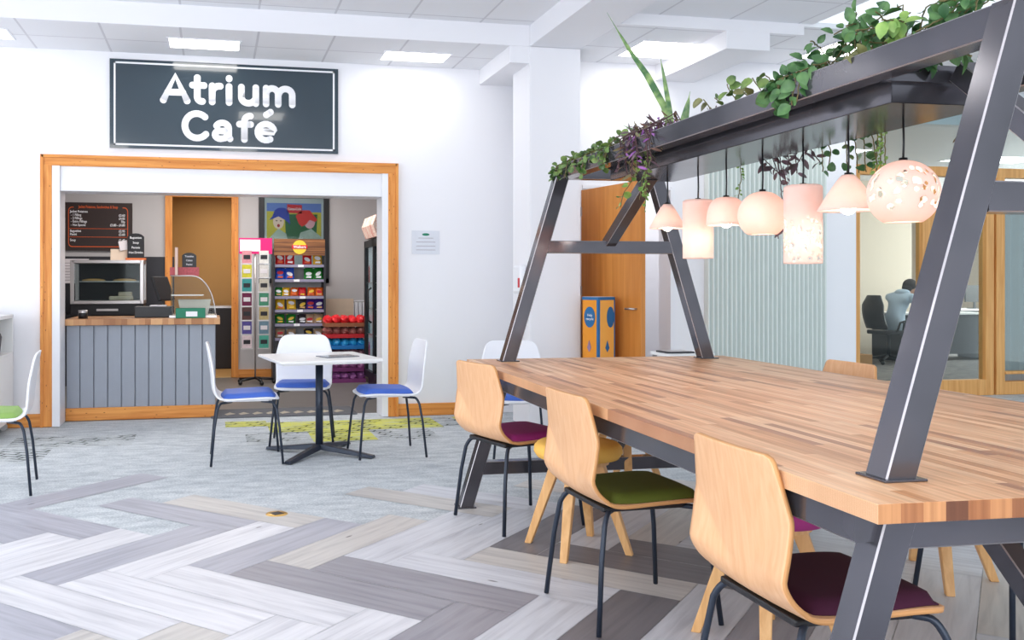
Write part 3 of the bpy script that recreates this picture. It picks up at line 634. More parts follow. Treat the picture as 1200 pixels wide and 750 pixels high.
# ------------------------------------------------------------------ crisp stand
SX, SY = 1.03, 11.35
t = thing('crisp_stand', 'tall shelf stand of crisp packets with wooden-look header', 'display stand', (SX, SY, 0))
pst = MB()
for s_ in (-1, 1): pst.box(s_*.31-.012, s_*.31+.012, -.02, .3, 0, 1.62)
pst.build('side_frame', 'dark', t); MB().box(-.31, .31, .29, .3, .0, 1.4).build('back_panel', 'inner_wall', t)
shz = [1.425, 1.245, 1.04, .875, .705, .53, .33]
for z in shz:
    o = MB().box(-.3, .3, 0, .28, z-.012, z).box(-.3, .3, -.012, 0, z-.03, z+.004).build('shelf', C('shelf_grey', (140, 136, 160), .4), t)
    MB().box(.03*(z*37 % 5)-.1, .03*(z*37 % 5)-.03, -.015, -.012, z-.028, z+.002).build('price_ticket', 'letters', o)
hd = MB().box(-.31, .31, -.03, 0, 1.54, 1.74).build('header_board', wood('header wood', (96, 56, 34), (160, 108, 66), 'X', .8), t)
for z_ in (1.59, 1.64, 1.69): MB().box(-.31, .31, -.032, -.03, z_, z_+.004).build('plank_gap', 'menu_brown', hd)
MB().prism(disc(0, 1.64, .085, .085), -.036, -.032, plane='XZ').build('logo_disc', C('logo_yellow', (240, 200, 60), .5), hd); MB().box(-.095, .095, -.04, -.036, 1.62, 1.665).build('logo_band', 'logo_red', hd)
text('logo_text', 'Walkers', .045, 'letters', hd, (0, -.042, 1.642), off=.001)
def packet(col, x, z, label, hgt=.15, wd=.12, tilt=0):
    nx, nz = 6, 7; v = []; f = []
    for sd in (-1, 1):
        for j in range(nz+1):
            for i in range(nx+1):
                u = i/nx*2-1; vv = j/nz*2-1
                th = .028*max(0, (1-u**4))*max(0, (1-vv**4))*(1+.15*math.sin(5*u+3*vv))
                v.append((u*wd/2*(1-.05*(1-abs(vv))), sd*(th+.0008), (vv+1)/2*hgt))
    n1 = (nx+1)*(nz+1)
    for sd in (0, 1):
        for j in range(nz):
            for i in range(nx):
                a = sd*n1+j*(nx+1)+i; f.append((a, a+1, a+nx+2, a+nx+1))
    b = MB().add(v, f, 0, True)
    rn = random.Random(int(x*1000)+int(z*1000)); a_ = rn.uniform(-.6, .6); b.prism([(px*math.cos(a_)-pz*math.sin(a_), hgt*rn0+px*math.sin(a_)+pz*math.cos(a_)) for rn0 in (rn.uniform(.42, .62),) for px, pz in disc(0, 0, wd*.34, hgt*.15, 12)], -.033, -.026, 1, 'XZ').prism([(-wd*.3, hgt*.14), (wd*.25, hgt*.1), (wd*.3, hgt*.26), (-wd*.2, hgt*.24)], -.031, -.022, 2, 'XZ').box(-wd/2, wd/2, -.001, .001, hgt-.008, hgt, 1)
    b.xf(Matrix.Rotation(-.15, 4, 'X') @ Matrix.Rotation(tilt, 4, 'Y'))
    key = 'pk%d_%d_%d' % col
    o = b.build('crisp_packet', [C(key, col, .25, var=.3, scale=30), rn.choice(['logo_yellow', 'letters', 'letters', 'logo_red']), rn.choice(['logo_yellow', 'letters', 'orange', 'pastry'])], None, (x, SY+.07, z))
    tag(o, label, 'crisp packet', 'crisp packets on the stand')
red, yel, blu, grn, org, pur, drk, tan = (206, 36, 40), (240, 182, 50), (50, 90, 200), (40, 130, 50), (230, 110, 40), (70, 40, 130), (60, 56, 60), (190, 160, 130)
shelf_n = ['top', 'second', 'third', 'fourth', 'fifth', 'sixth', 'seventh']
rowsp = [[(red, 'red', -.23), (red, 'red', -.11), (red, 'red', .1), (yel, 'yellow', .23)],
         [(blu, 'blue', -.23), (blu, 'blue', -.11), (grn, 'green', .12), (grn, 'green', .24)],
         [(grn, 'green', -.25), (yel, 'yellow', -.16), (org, 'orange', -.06), (red, 'orange-red', .04), (org, 'orange', .15), (org, 'orange', .25)],
         [(yel, 'yellow', -.23), (yel, 'yellow', -.09), (drk, 'dark', .04), (pur, 'purple', .14), (pur, 'purple', .25)],
         [(grn, 'green', -.23), (grn, 'green', -.1), (drk, 'dark', .04), (tan, 'tan', .13), (tan, 'tan', .24)],
         [(tan, 'tan', -.23), (tan, 'tan', -.09), (drk, 'charcoal', .12), (tan, 'tan', .24)],
         [(pur, 'purple', -.2), (drk, 'dark', -.05), (red, 'red', .1), (yel, 'yellow', .23)]]
hts = [.15, .145, .11, .135, .115, .11, .13]
ordn = ['first', 'second', 'third', 'fourth', 'fifth', 'sixth']
for k, rw in enumerate(rowsp):
    for qn, (c_, nm_, x_) in enumerate(rw):
        packet(c_, SX+x_, shz[k]+.001, '%s crisp packet, %s from the left on the %s shelf of the stand' % (nm_, ordn[qn], shelf_n[k]), hts[k], .115 if k != 2 else .095, random.uniform(-.06, .06))
# multipack stacks
rnd0 = random.Random(3)
def multipack(x, y, z, wx, hh, cols_, label):
    t = thing('multipack_box', label, 'snack box', (x, y, z), 0, 'boxes of multipacks right of the crisp stand')
    MB().box(-wx/2, wx/2, -.17, .17, 0, hh*.35).build('tray', C(cols_[0]+'_t', cols_[1], .6, var=.2, scale=30), t)
    n = 5
    for k in range(n):
        xx = -wx/2+wx*(k+.5)/n; b = MB(); jz = rnd0.uniform(-.012, .012); b.ball((xx, -.08, hh*.6+jz), wx/n*.62, .085, hh*.42, 12, 8).ball((xx+.01, .08, hh*.6), wx/n*.6, .08, hh*.4, 12, 8); b.v = [(a_+rnd0.uniform(-.008, .008), b2+rnd0.uniform(-.008, .008), c2_+rnd0.uniform(-.007, .007)) for a_, b2, c2_ in b.v]; b.s = [False]*len(b.s)
        b.build('bag', C(cols_[0], cols_[2], .3, var=.35, scale=35), t)
mx_ = 1.56
for k, (cn, c1, c2, lb) in enumerate([('mp_pur', (120, 50, 110), (150, 90, 150), 'purple and white multipack box at the bottom of the floor stack'), ('mp_pur2', (110, 40, 100), (160, 100, 150), 'purple multipack box, second from the bottom of the floor stack'), ('mp_plum', (100, 40, 70), (130, 90, 100), 'plum multipack box in the middle of the floor stack'), ('mp_blue', (20, 110, 180), (40, 150, 210), 'blue multipack box under the red ones in the floor stack'), ('mp_red2', (190, 30, 40), (150, 90, 84), 'red and brown multipack box, second from the top of the stack'), ('mp_red', (150, 90, 60), (220, 36, 44), 'bright red multipack box topping the floor stack')]):
    multipack(mx_, 11.25, k*.135, .5, .132, (cn, c1, c2), lb)
b_ = MB().box(-.28, .28, -.012, .012, 0, .38).build('cream_board', C('cream_board', (226, 204, 180), .7), None, (1.5, 11.9, .62)); tag(b_, 'cream panel leaning behind the red multipack boxes', 'panel')
t = thing('radiator', 'white radiator on the grey wall behind the snack boxes', 'radiator', (1.88, 11.97, .35))
f_ = MB()
for k in range(6): f_.box(-.13+k*.05, -.09+k*.05, -.08, -.01, 0, .6)
f_.build('radiator_fins', 'white_gloss', t, bevel=.008); MB().tube([(-.16, -.05, .05), (-.16, -.05, .62), (.17, -.05, .62)], .012, 8).build('pipe', 'white_gloss', t)
# drinks fridge (faces -X)
t = thing('drinks_fridge', 'tall black glass-door drinks fridge at the right side of the kiosk', 'fridge', (1.8, 10.35, 0))
MB().box(.02, .55, -.62, .62, 0, 1.72).build('fridge_body', 'black', t)
d_ = MB()
for y0, y1, z0, z1 in ((-.62, -.56, .1, 1.7), (.56, .62, .1, 1.7), (-.62, .62, .1, .18), (-.62, .62, 1.62, 1.7), (-.03, .03, .1, 1.7)): d_.box(-.03, .02, y0, y1, z0, z1)
dd = d_.build('fridge_door', 'black', t); MB().box(-.012, -.006, -.56, .56, .18, 1.62).build('door_glass', 'glass', dd); MB().tube([(-.03, .1, .75), (-.07, .1, .78), (-.07, .1, 1.12), (-.03, .1, 1.15)], .012, 8).build('door_handle', 'black', dd)
MB().box(.012, .018, -.56, .56, .18, 1.62).build('lit_interior', C('fridge_in', (190, 192, 200), .5, emit=(200, 205, 215), es=.35), t)
for k in range(4): MB().box(-.004, .016, -.55, .55, .3+k*.3, .31+k*.3).build('fridge_shelf', 'steel_bright', t)
for k, (cn, cc) in enumerate([('can_pink', (200, 60, 110)), ('can_teal', (60, 160, 170)), ('can_white', (220, 220, 224)), ('can_red', (190, 30, 40))]):
    for jj in range(4):
        o = MB().lathe([(0, 0), (.0085, 0), (.0085, .15), (.004, .2), (0, .2)], n=8).build('drink_bottle', C(cn, cc, .3), None, (1.8+.0035, 10.35-.45+jj*.3, .311+k*.3)); tag(o, '%s drink bottle behind the glass fridge door' % ['pink', 'teal', 'white', 'red'][k], 'bottle', '%s bottles in the drinks fridge' % ['pink', 'teal', 'white', 'red'][k])
tp = MB(); tp.prism([(-.04, 0), (.3, 0), (.3, .24), (.04, .27), (-.05, .24), (-.09, .13)], -.35, .45, plane='XZ'); tp.build('fridge_header', carpet('fridge header print', (206, 40, 36), (240, 216, 200), (250, 240, 236)), t).location = (0, 0, 1.72)

# ------------------------------------------------------------------ small wall things
t = thing('wall_notice', 'white paper notice with green logo on the wall right of the opening', 'notice', (1.9, 8.25, 1.47))
MB().box(-.13, .13, -.006, -.001, 0, .215).build('sheet', C('notice_sheet', (218, 221, 230), .4), t); MB().prism(disc(0, .18, .035, .012, 16), -.0075, -.006, plane='XZ').build('green_logo', 'box_green', t)
for k in range(4): MB().box(-.09+.02*(k == 0), .09-.02*(k == 0), -.0072, -.006, .145-k*.036, .149-k*.036).build('text_line', 'ink', t)
t = thing('call_point', 'white wall unit with a red mark on the left face of the column', 'wall unit', (2.58, 7.52, 1.12))
MB().box(-.06, 0, -.1, .1, 0, .24).build('housing', 'white_plastic', t, bevel=.02); MB().box(-.062, -.058, -.09, -.05, .05, .13).build('red_mark', 'logo_red', t)

# white cabinet left
t = thing('storage_unit', 'white open storage unit on castors at the left edge', 'cabinet', (-1.62, 7.72, 0))
c_ = MB(); X0, X1, Y0, Y1, Z0, Z1 = -.75, 0, -.5, .45, .08, .95
c_.box(X0, X1, Y0, Y1, Z1-.03, Z1).box(X0, X1, Y0, Y0+.03, Z0, Z1).box(X0, X1, Y1-.03, Y1, Z0, Z1).box(X0, X0+.02, Y0, Y1, Z0, Z1).box(X0, X1, Y0, Y1, Z0, Z0+.03).box(X0, X1, Y0, Y1, .62, .64)
c_.build('carcass', 'laminate', t, bevel=.003); MB().box(-.03, 0, Y0+.03, Y1-.03, Z0+.03, .62).build('door', 'laminate', t)
for xx, yy in ((-.06, -.44), (-.06, .38), (-.69, -.44), (-.69, .38)):
    k_ = MB().box(-.02, .02, -.015, .015, .05, .08).tube([(0, -.012, .03), (0, .012, .03)], .03, 12); k_.xf(Matrix.Translation((xx, yy, 0))); k_.build('castor', 'steel_bright', t)
MB().box(.001, .003, -.25, -.2, .38, .6).build('blue_label', C('blue_lab', (40, 110, 200), .5), t)
b_ = MB().box(-.09, .09, -.2, .2, 0, .035).box(-.07, .07, -.15, .1, .035, .05).build('paper_tray', C('tray_grey', (206, 206, 206), .5), None, (-1.78, 7.75, .951), bevel=.006); tag(b_, 'pale grey paper tray on top of the white storage unit', 'tray')
b_ = MB().box(-.012, .012, -.08, .08, 0, .2).xf(Matrix.Rotation(-.5, 4, 'X')).build('folder', 'dark', None, (-1.66, 7.72, .642)); tag(b_, 'dark folder leaning in the open top of the white unit', 'folder')

# recycling box
t = thing('recycling_bin', 'tall orange and blue square cardboard recycling bin in front of the open door', 'bin', (3.1, 7.13, 0), math.radians(21))
H_ = 1.09; C('bin_blue', (36, 104, 158), .5); C('mauve', (150, 120, 150), .5)
MB().box(-.09, .09, -.09, .09, 0, H_).build('bin_body', C('bin_orange', (248, 178, 84), .5, var=.05), t)
MB().box(-.092, -.0905, -.088, .088, 0.0, H_-.01).build('bin_side_panel', C('bin_deep', (238, 150, 36), .5), t)
MB().box(-.095, -.075, -.095, -.075, 0, H_).box(-.094, .094, -.094, -.0905, H_-.02, H_+.004).box(-.094, -.0905, -.094, .094, H_-.02, H_+.004).box(.086, .094, -.094, -.086, 0, H_).build('blue_edging', 'bin_blue', t)
MB().box(-.088, .088, -.088, .088, H_, H_+.006).build('bin_lid', 'white_gloss', t)
for nm, pl_, d0, d1 in (('x', 'YZ', -.096, -.092), ('y', 'XZ', -.094, -.0905)):
    cx_ = .005 if pl_ == 'YZ' else .045
    MB().prism(disc(cx_, .93, .062 if pl_ == 'YZ' else .04, .085), d0, d1, plane=pl_).build('round_badge', 'bin_blue', t)
    MB().prism([(.01-.022, .68), (.01, .645), (.01+.022, .68), (.01, .74)], d0, d1, plane=pl_).build('drop_symbol', 'mauve' if pl_ == 'YZ' else 'bin_blue', t)
    for x_ in (-.02, .03): MB().prism([(x_-.012, .3), (x_+.012, .3), (x_+.014, .42), (x_+.006, .48), (x_-.006, .48), (x_-.014, .42)], d0, d1, plane=pl_).build('bottle_symbol', 'letters', t)
    MB().prism([(-.04, .58), (.06, .58), (.06, .586), (-.04, .586)], d0, d1, plane=pl_).build('caption_line', 'menu_brown', t)
text('badge_text', 'Help\nrecycle', .03, 'letters', t, (-.0975, .0, .93), rot=(PI/2, 0, -PI/2))
# open door leaf
t = bpy.data.objects.new('door_1', None); COL.objects.link(t); t.location = (3.215, 7.73, 0); t.rotation_euler = (0, 0, math.radians(-81)); struct(t, 'orange wood door standing open behind the bin')
MB().box(0, .9, -.022, .022, .01, 2.03).build('door_leaf', 'door', t, bevel=.003); hg = MB()
for z in (.3, 1.1, 1.8): hg.box(-.01, .02, -.03, .03, z, z+.08)
hg.build('hinge', 'steel_bright', t); MB().tube([(.84, -.02, 1.0), (.84, -.06, 1.0), (.74, -.06, 1.0)], .009, 8).build('door_handle', 'steel_bright', t)
dfr = MB().box(3.165, 3.2, 7.72, 7.96, 0, 2.08).box(4.06, 4.1, 7.73, 7.955, 0, 2.07).box(3.21, 4.06, 7.73, 7.955, 2.05, 2.079).build('trim_6', 'white_gloss'); struct(dfr)

# corrugated panel
t = thing('ribbed_panel', 'pale green vertically ribbed panel on the wall behind the pendant lamps', 'panel', (5.03, 7.75, 0))
pts = []; n = 27; wd = 1.25
for i in range(n*4+1):
    ph = i % 4; x = -wd/2+wd*i/(n*4); d = [.0, .034, .034, .0][ph]; pts.append((x, -.022-d))
cp = MB(); v = [(x, y, .1) for x, y in pts]+[(x, y, 2.5) for x, y in pts]; k = len(pts)
cp.add(v, [[i, i+1, k+i+1, k+i] for i in range(k-1)]).box(-wd/2, wd/2, -.02, -.001, .1, 2.5)
cp.build('ribbed_sheet', C('rib_green', (222, 230, 227), .45, var=.02), t, fixn=False); MB().box(-wd/2-.02, wd/2+.02, -.06, -.001, 2.5, 2.53).build('top_rail', 'white_gloss', t)
b_ = MB().box(-.1, .1, -.08, .08, 0, .01).box(-.08, .08, -.06, .06, .01, .013, 1).build('closed_laptop', ['dark', 'steel_bright']); b_.location = (3.07, 5.78, .739)
tag(b_, 'dark flat tablet on a white side table beyond the far end of the long table', 'tablet')
t = thing('side_table', 'white side table beyond the far end of the long table', 'table', (3.12, 5.78, 0))
MB().prism(rrect(-.17, .17, -.15, .15, .03), .72, .738).build('table_top', 'laminate', t)
for sx in (-1, 1):
    for sy in (-1, 1): MB().tube([(sx*.14, sy*.12, .72), (sx*.145, sy*.125, 0)], .016, 8).build('leg', 'steel_bright', t)

# ------------------------------------------------------------------ office glazing
PY = 8.5
def fx(px):  # (offline value table of the frame positions along the partition)
    return px
t = bpy.data.objects.new('window_2', None); COL.objects.link(t); struct(t, 'timber-framed glazed office partition')
XS = dict(a=6.57, b=7.62, c=8.3, d=8.62)
f_ = MB(); ZT = 2.44
for x0, x1, z0, z1 in ((6.5, 6.58, 0, 2.44), (7.33, 7.5, 0, 2.44), (8.12, 8.22, 0, 2.44), (8.25, 8.36, 0, 2.44), (10.4, 10.5, 0, 2.44), (12.3, 12.4, 0, 2.44)): f_.box(x0, x1, PY-.05, PY+.05, z0, z1)
f_.build('mullion', 'office_wood', t, bevel=.004)
f_ = MB().box(6.5, 12.5, PY-.055, PY+.055, 2.34, 2.44).box(6.58, 8.12, PY-.05, PY+.05, 0, .17).box(8.36, 12.4, PY-.05, PY+.05, 0, .14).box(8.36, 12.4, PY-.06, PY+.06, .22, .25)
f_.build('rail', 'office_wood', t, bevel=.004)
MB().box(6.58, 8.12, PY-.004, PY+.004, .17, 2.34).box(8.36, 12.4, PY-.004, PY+.004, .25, 2.34).build('pane', 'glass', t)
MB().box(5.99, 12.5, PY-.004, PY+.004, 2.44, 3.18).build('clerestory_pane', 'glass', t)
# office shell
osh = MB().box(5.99, 6.05, 8.6, 18, 0, 3).box(5.99, 11.5, 13.5, 13.6, 0, 3).box(11.4, 16, 18, 18.1, 0, 3).box(16, 16.1, 8.5, 18.1, 0, 3).build('wall_office', plain('office cream wall', (232, 218, 200), .7, var=.02)); struct(osh, 'cream office walls')
oc = MB().box(5.99, 16, 8.51, 18, 2.9, 3.1).build('ceiling', 'wall'); struct(oc, 'office ceiling')
for i, (x_, y_) in enumerate(((7.6, 10.6), (10.5, 10.8), (10.5, 14.2), (13.6, 12))):
    ceil_light(x_, y_, 2.9, 1.2, .6, 'office ceiling light panel seen through the glazed partition', 'office ceiling light panels')
cu = MB(); n = 60; v = []
for z in (.08, 2.3):
    for i in range(n+1): v.append((8.45+1.8*i/n, 8.75+.035*math.sin(i*1.35), z))
cu.add(v, [[i, i+1, n+2+i, n+1+i] for i in range(n)], 0, True)
o = cu.build('curtain', C('curtain_grey', (196, 198, 200), .8)); tag(o, 'pale grey pleated curtain behind the right-hand office glazing', 'curtain')

# office furniture
def office_chair(loc, rz, label):
    t = thing('office_chair', label, 'office chair', loc, rz, 'black office chairs in the glazed office')
    b = MB(); v = []
    for j in range(8):
        zz = .52+.5*j/7; x = -.2-.05*math.sin(j/7*PI)+.05*j/7*-1
        for i in range(7): yy = (i-3)/3*(.22-.04*(j > 5)*(j-5)); v.append((x-.04*(1-(i-3)**2/9), yy, zz))
    b.add(v, [[j*7+i, j*7+i+1, (j+1)*7+i+1, (j+1)*7+i] for j in range(7) for i in range(6)], 0, True)
    o = b.build('backrest', 'black', t); s = o.modifiers.new('s', 'SOLIDIFY'); s.thickness = .035
    MB().prism(rrect(-.22, .24, -.23, .23, .07), .44, .5).build('seat', 'black', t, bevel=.015)
    MB().tube([(0, 0, .44), (0, 0, .1)], .03, 10).build('gas_column', 'black', t)
    for k in range(5):
        a = 2*PI*k/5; l = MB().tube([(0, 0, .12), (.28*math.cos(a), .28*math.sin(a), .07)], [.025, .015], 8); l.ball((.28*math.cos(a), .28*math.sin(a), .03), .03, n=8, m=5); l.build('base_spoke', 'black', t)
    for s_ in (-1, 1): MB().tube([(-.05, s_*.24, .48), (-.02, s_*.27, .62), (.15, s_*.27, .66)], .016, 8).build('armrest', 'black', t)
    return t
office_chair((9.5, 13.0, 0), math.radians(150), 'black office chair just left of the seated person, by the dark desk')
office_chair((9.82, 12.0, 0), math.radians(0), 'black office chair the person in pale blue sits on')
office_chair((11.35, 11.3, 0), math.radians(100), 'black office chair seen between the steel post and the office door stile')
def desk(loc, label, wx=1.4, col='dark'):
    t = thing('desk', label, 'desk', loc)
    MB().box(-wx/2, wx/2, -.35, .35, .71, .735).build('desk_top', 'laminate', t)
    for s_ in (-1, 1): MB().box(s_*wx/2-.02, s_*wx/2+.02, -.33, .33, 0, .71).build('side_panel', col, t)
    MB().box(-wx/2, wx/2, -.3, -.27, .1, .71).build('modesty_panel', col, t)
desk((8.7, 12.75, 0), 'dark-fronted desk with pale top at the left end of the office', .9)
desk((11.1, 12.6, 0), 'desk the person in pale blue leans over', 1.6); desk((13.6, 14.2, 0), 'desk far behind the right part of the glazed office', 1.6)
b_ = MB().box(-.2, .2, -.015, .015, .12, .42).box(-.02, .02, -.01, .01, .0, .14).box(-.1, .1, -.07, .07, 0, .012).build('computer_monitor', 'black', None, (13.4, 14.2, .736)); tag(b_, 'black computer monitor on the far office desk', 'monitor')
b_ = MB().box(-.2, .2, -.15, .15, 0, .16).build('cardboard_box', C('card', (196, 150, 104), .8), None, (9.15, 11.9, .0)); tag(b_, 'brown cardboard box on the office floor below the dark desk', 'box')
b_ = MB().box(-.14, .14, -.1, .1, 0, .3).build('paper_bag', C('papbag', (214, 196, 170), .8), None, (9.15, 12.2, .0)); tag(b_, 'pale paper bag on the office floor between the chairs', 'bag')
b_ = MB().box(-.1, .1, -.06, .06, 0, .32).build('desk_organiser', C('brownish', (150, 104, 80), .7), None, (8.95, 12.7, .736), bevel=.03); tag(b_, 'brown upright bag on the dark desk by the timber post', 'bag')
# person (skin modifier)
def person():
    t = thing('person', 'person in a pale blue hooded top slumped forward over a desk in the office', 'person', (9.92, 12.0, 0), math.radians(8))
    J = [(-.02, 0, .56), (.02, 0, .72), (.08, 0, .88), (.16, 0, 1.0), (.25, 0, 1.05),
         (.13, .17, .98), (.24, .34, .98), (.38, .14, .99), (.13, -.17, .98), (.3, -.3, .86), (.42, -.12, .8),
         (.0, .1, .54), (.4, .12, .52), (.42, .12, .1), (.0, -.1, .54), (.4, -.12, .52), (.42, -.12, .1), (.52, .12, .05), (.52, -.12, .05)]
    E_ = [(0, 1), (1, 2), (2, 3), (3, 4), (3, 5), (5, 6), (6, 7), (3, 8), (8, 9), (9, 10), (0, 11), (11, 12), (12, 13), (0, 14), (14, 15), (15, 16), (13, 17), (16, 18)]
    R_ = [.14, .14, .14, .11, .06, .075, .055, .042, .075, .055, .042, .1, .075, .045, .1, .075, .045, .04, .04]
    me = bpy.data.meshes.new('body'); me.from_pydata(J, E_, []); me.materials.append(C('hoodie', (190, 208, 226), .9))
    o = bpy.data.objects.new('body', me); COL.objects.link(o); o.parent = t
    sk = o.modifiers.new('skin', 'SKIN'); sk.use_smooth_shade = True
    for i, v in enumerate(me.skin_vertices[0].data): v.radius = (R_[i], R_[i]*(.8 if i in (0, 1, 2) else 1)); v.use_root = (i == 0)
    su = o.modifiers.new('sub', 'SUBSURF'); su.levels = 2; su.render_levels = 2
    hd = MB().ball((.33, 0, 1.12), .1, .078, .115, 20, 12); hd.ball((.425, 0, 1.08), .02, .014, .02, 8, 6); hd.ball((.33, .082, 1.1), .02, .012, .03, 8, 6); hd.ball((.33, -.082, 1.1), .02, .012, .03, 8, 6)
    hd.tube([(.22, 0, 1.02), (.3, 0, 1.07)], .05, 10); hd.build('head', C('skin', (206, 156, 128), .6), t)
    MB().ball((.31, 0, 1.165), .112, .092, .098, 20, 12).ball((.26, 0, 1.13), .07, .08, .07, 14, 8).build('hair', C('hair', (40, 30, 28), .7), t)
    for s_, p in ((1, (.38, .14, .99)), (-1, (.42, -.12, .8))):
        h = MB().ball(p, .045, .04, .022, 12, 8)
        for k in range(4): h.tube([(p[0]+.02, p[1]+(k-1.5)*.019, p[2]), (p[0]+.065, p[1]+(k-1.5)*.021, p[2]-.004), (p[0]+.085-.006*abs(k-1.5), p[1]+(k-1.5)*.021, p[2]-.02)], [.009, .008, .006], 6)
        h.tube([(p[0], p[1]-s_*.03, p[2]), (p[0]+.04, p[1]-s_*.06, p[2]-.005)], [.01, .008], 6); h.build('hand', 'skin', t)
    MB().ball((.16, 0, 1.06), .09, .12, .05, 16, 8).build('hood', 'hoodie', t)
    MB().tube([(.0, .1, .55), (.4, .12, .53), (.42, .12, .1)], [.11, .085, .055], 10).tube([(.0, -.1, .55), (.4, -.12, .53), (.42, -.12, .1)], [.11, .085, .055], 10).build('trousers', 'dark', t)
person()

# ------------------------------------------------------------------ CHAIRS
def interp(T, k):
    i = min(int(k), len(T)-2); f = k-i
    return tuple(T[i][c]*(1-f)+T[i+1][c]*f for c in range(len(T[0])))
def make_chair(name, label, shell_mat, pad_mat, rounded=False, group=None, white=False):
    t = thing(name, label, 'chair', (0, 0, 0), 0, group)
    # stations: x, z, half width
    S = [(.215, .428, .185), (.19, .438, .2), (.12, .444, .208), (0, .441, .21), (-.1, .437, .212), (-.16, .439, .214), (-.2, .453, .215), (-.221, .485, .214), (-.23, .535, .216), (-.234, .59, .218), (-.24, .645, .219), (-.245, .68, .214), (-.253, .735, .2), (-.26, .78, .188), (-.267, .818, .178)]
    if white: S = [(a, b_ if b_ < .6 else .6+(b_-.6)*.95, c) for a, b_, c in S]
    # smooth resample of stations
    fine = []
    n = len(S)-1
    for i in range(n*4+1):
        k = i/4; i0 = min(int(k), n-1); f = k-i0
        p0, p1, p2, p3 = S[max(i0-1, 0)], S[i0], S[i0+1], S[min(i0+2, n)]
        pt = tuple(.5*((2*p1[c])+(-p0[c]+p2[c])*f+(2*p0[c]-5*p1[c]+4*p2[c]-p3[c])*f*f+(-p0[c]+3*p1[c]-3*p2[c]+p3[c])*f**3) for c in range(2))
        hw = p1[2]*(1-f)+p2[2]*f
        fine.append(pt+(hw,))
    nj = 36; v = []; f_ = []
    for i, (x, z, hw) in enumerate(fine):
        # corner rounding at the ends
        e = hw
        top = fine[-1][1]-z
        rc = .055 if rounded else .02
        if z > .6 and top < rc: e = hw-rc+math.sqrt(max(0, rc*rc-(rc-top)**2))
        if x > .13: dd = .215-x; rr_ = .06; e = hw-rr_+math.sqrt(max(0, rr_*rr_-(max(0, rr_-dd))**2)) if dd < rr_ else hw
        for j in range(nj+1):
            u = j/nj*2-1; y = u*e; dx = 0; dz = 0
            if z > .46:
                # V facet: flat inside, lower side corners fold forward
                zv = .52+max(0, abs(y)-.045)*.9
                dist = max(0, zv-z)
                dx = -dist*(0 if white else .24)*min(1, max(0, (z-.46)/.07))
            dx += .34*y*y*max(0, min(1, (-x-.04)/.19))
            v.append((x+dx, y, z+dz))
    m_ = nj+1
    for i in range(len(fine)-1):
        for j in range(nj): f_.append((i*m_+j, i*m_+j+1, (i+1)*m_+j+1, (i+1)*m_+j))
    b = MB().add(v, f_, 0, True); o = b.build('seat_shell', [shell_mat, 'oak_edge' if not white else shell_mat], t, fixn=False)
    s = o.modifiers.new('s', 'SOLIDIFY'); s.thickness = .012; s.offset = 0; s.material_offset_rim = 1
    # cushion
    v = []; f_ = []; n1, n2 = 16, 16
    def zs(x):
        for i in range(len(fine)-1):
            if fine[i][0] >= x >= fine[i+1][0]:
                a, c = fine[i], fine[i+1]; return a[1]+(c[1]-a[1])*(a[0]-x)/max(1e-6, a[0]-c[0])
        return .44
    for sd in (0, 1):
        for i in range(n1+1):
            for j in range(n2+1):
                u = i/n1*2-1; w_ = j/n2*2-1
                # rounded square mapping
                su = u*math.sqrt(1-.18*w_*w_); sw = w_*math.sqrt(1-.18*u*u)
                x = .015+su*.185; y = sw*.2
                ed = max(abs(u), abs(w_)); h = .027*(1-ed**10)**.5 if ed < 1 else 0
                v.append((x, y, zs(x)+.0065+(h+.004 if sd else 0)))
    m2 = (n1+1)*(n2+1)
    for sd in (0, 1):
        for i in range(n1):
            for j in range(n2):
                a = sd*m2+i*(n2+1)+j; f_.append((a, a+1, a+n2+2, a+n2+1))
    # side wall
    for i in range(n1):
        for jj in (0, n2):
            a = i*(n2+1)+jj; f_.append((a, a+n2+1, a+n2+1+m2, a+m2))
    for j in range(n2):
        for ii in (0, n1):
            a = ii*(n2+1)+j; f_.append((a, a+1, a+1+m2, a+m2))
    MB().add(v, f_, 0, True).build('cushion', pad_mat, t)
    if white: 
        MB().prism(rrect(-.15, .17, -.15, .15, .03), .418, .432).build('underseat_plate', 'white_plastic', t)
    else: MB().prism([(-.19, -.17), (.12, -.17), (.17, -.12), (.17, .12), (.12, .17), (-.19, .17)], .412, .431).build('underseat_plate', 'black', t, bevel=.006)
    for sx in (-1, 1):
        for sy in (-1, 1):
            pth = [(sx*.1, sy*.1, .412), (sx*.15, sy*.15, .412)]
            for k in range(6):
                a = k/5; pth.append((sx*(.165+.03*a), sy*(.165+.028*a), .412-.045*a*a))
            pth += [(sx*.213, sy*.208, .25), (sx*.235, sy*.233, .006)]
            l = MB().tube(pth, .0095 if not white else .0085, 10).build('leg', 'black_metal', t)
    return t
R = math.radians
chairs = []
c1 = make_chair('dining_chair', 'oak plywood chair with magenta cushion at the far left corner of the long table', 'oak', 'magenta', group='oak plywood chairs around the long table'); c1.location = (1.52, 4.5, 0); c1.rotation_euler[2] = R(15)
c2 = make_chair('dining_chair', 'oak plywood chair with olive green cushion, middle of the left side of the long table', 'oak', 'green', group='oak plywood chairs around the long table'); c2.location = (1.515, 3.2, 0); c2.rotation_euler[2] = R(2)
c3 = make_chair('dining_chair', 'nearest oak plywood chair, dark aubergine cushion, beside the near table leg', 'oak', 'aubergine', group='oak plywood chairs around the long table'); c3.location = (1.519, 2.09, 0); c3.rotation_euler[2] = R(-1)
dup(c1, (2.86, 4.07, 0), R(180), 'oak chair whose back top just shows above the far right edge of the long table')
dup(c2, (2.82, 2.8, 0), R(178), 'oak chair on the right side of the long table showing only thin black legs')
cg = 'white moulded chairs with blue pads around the small table'
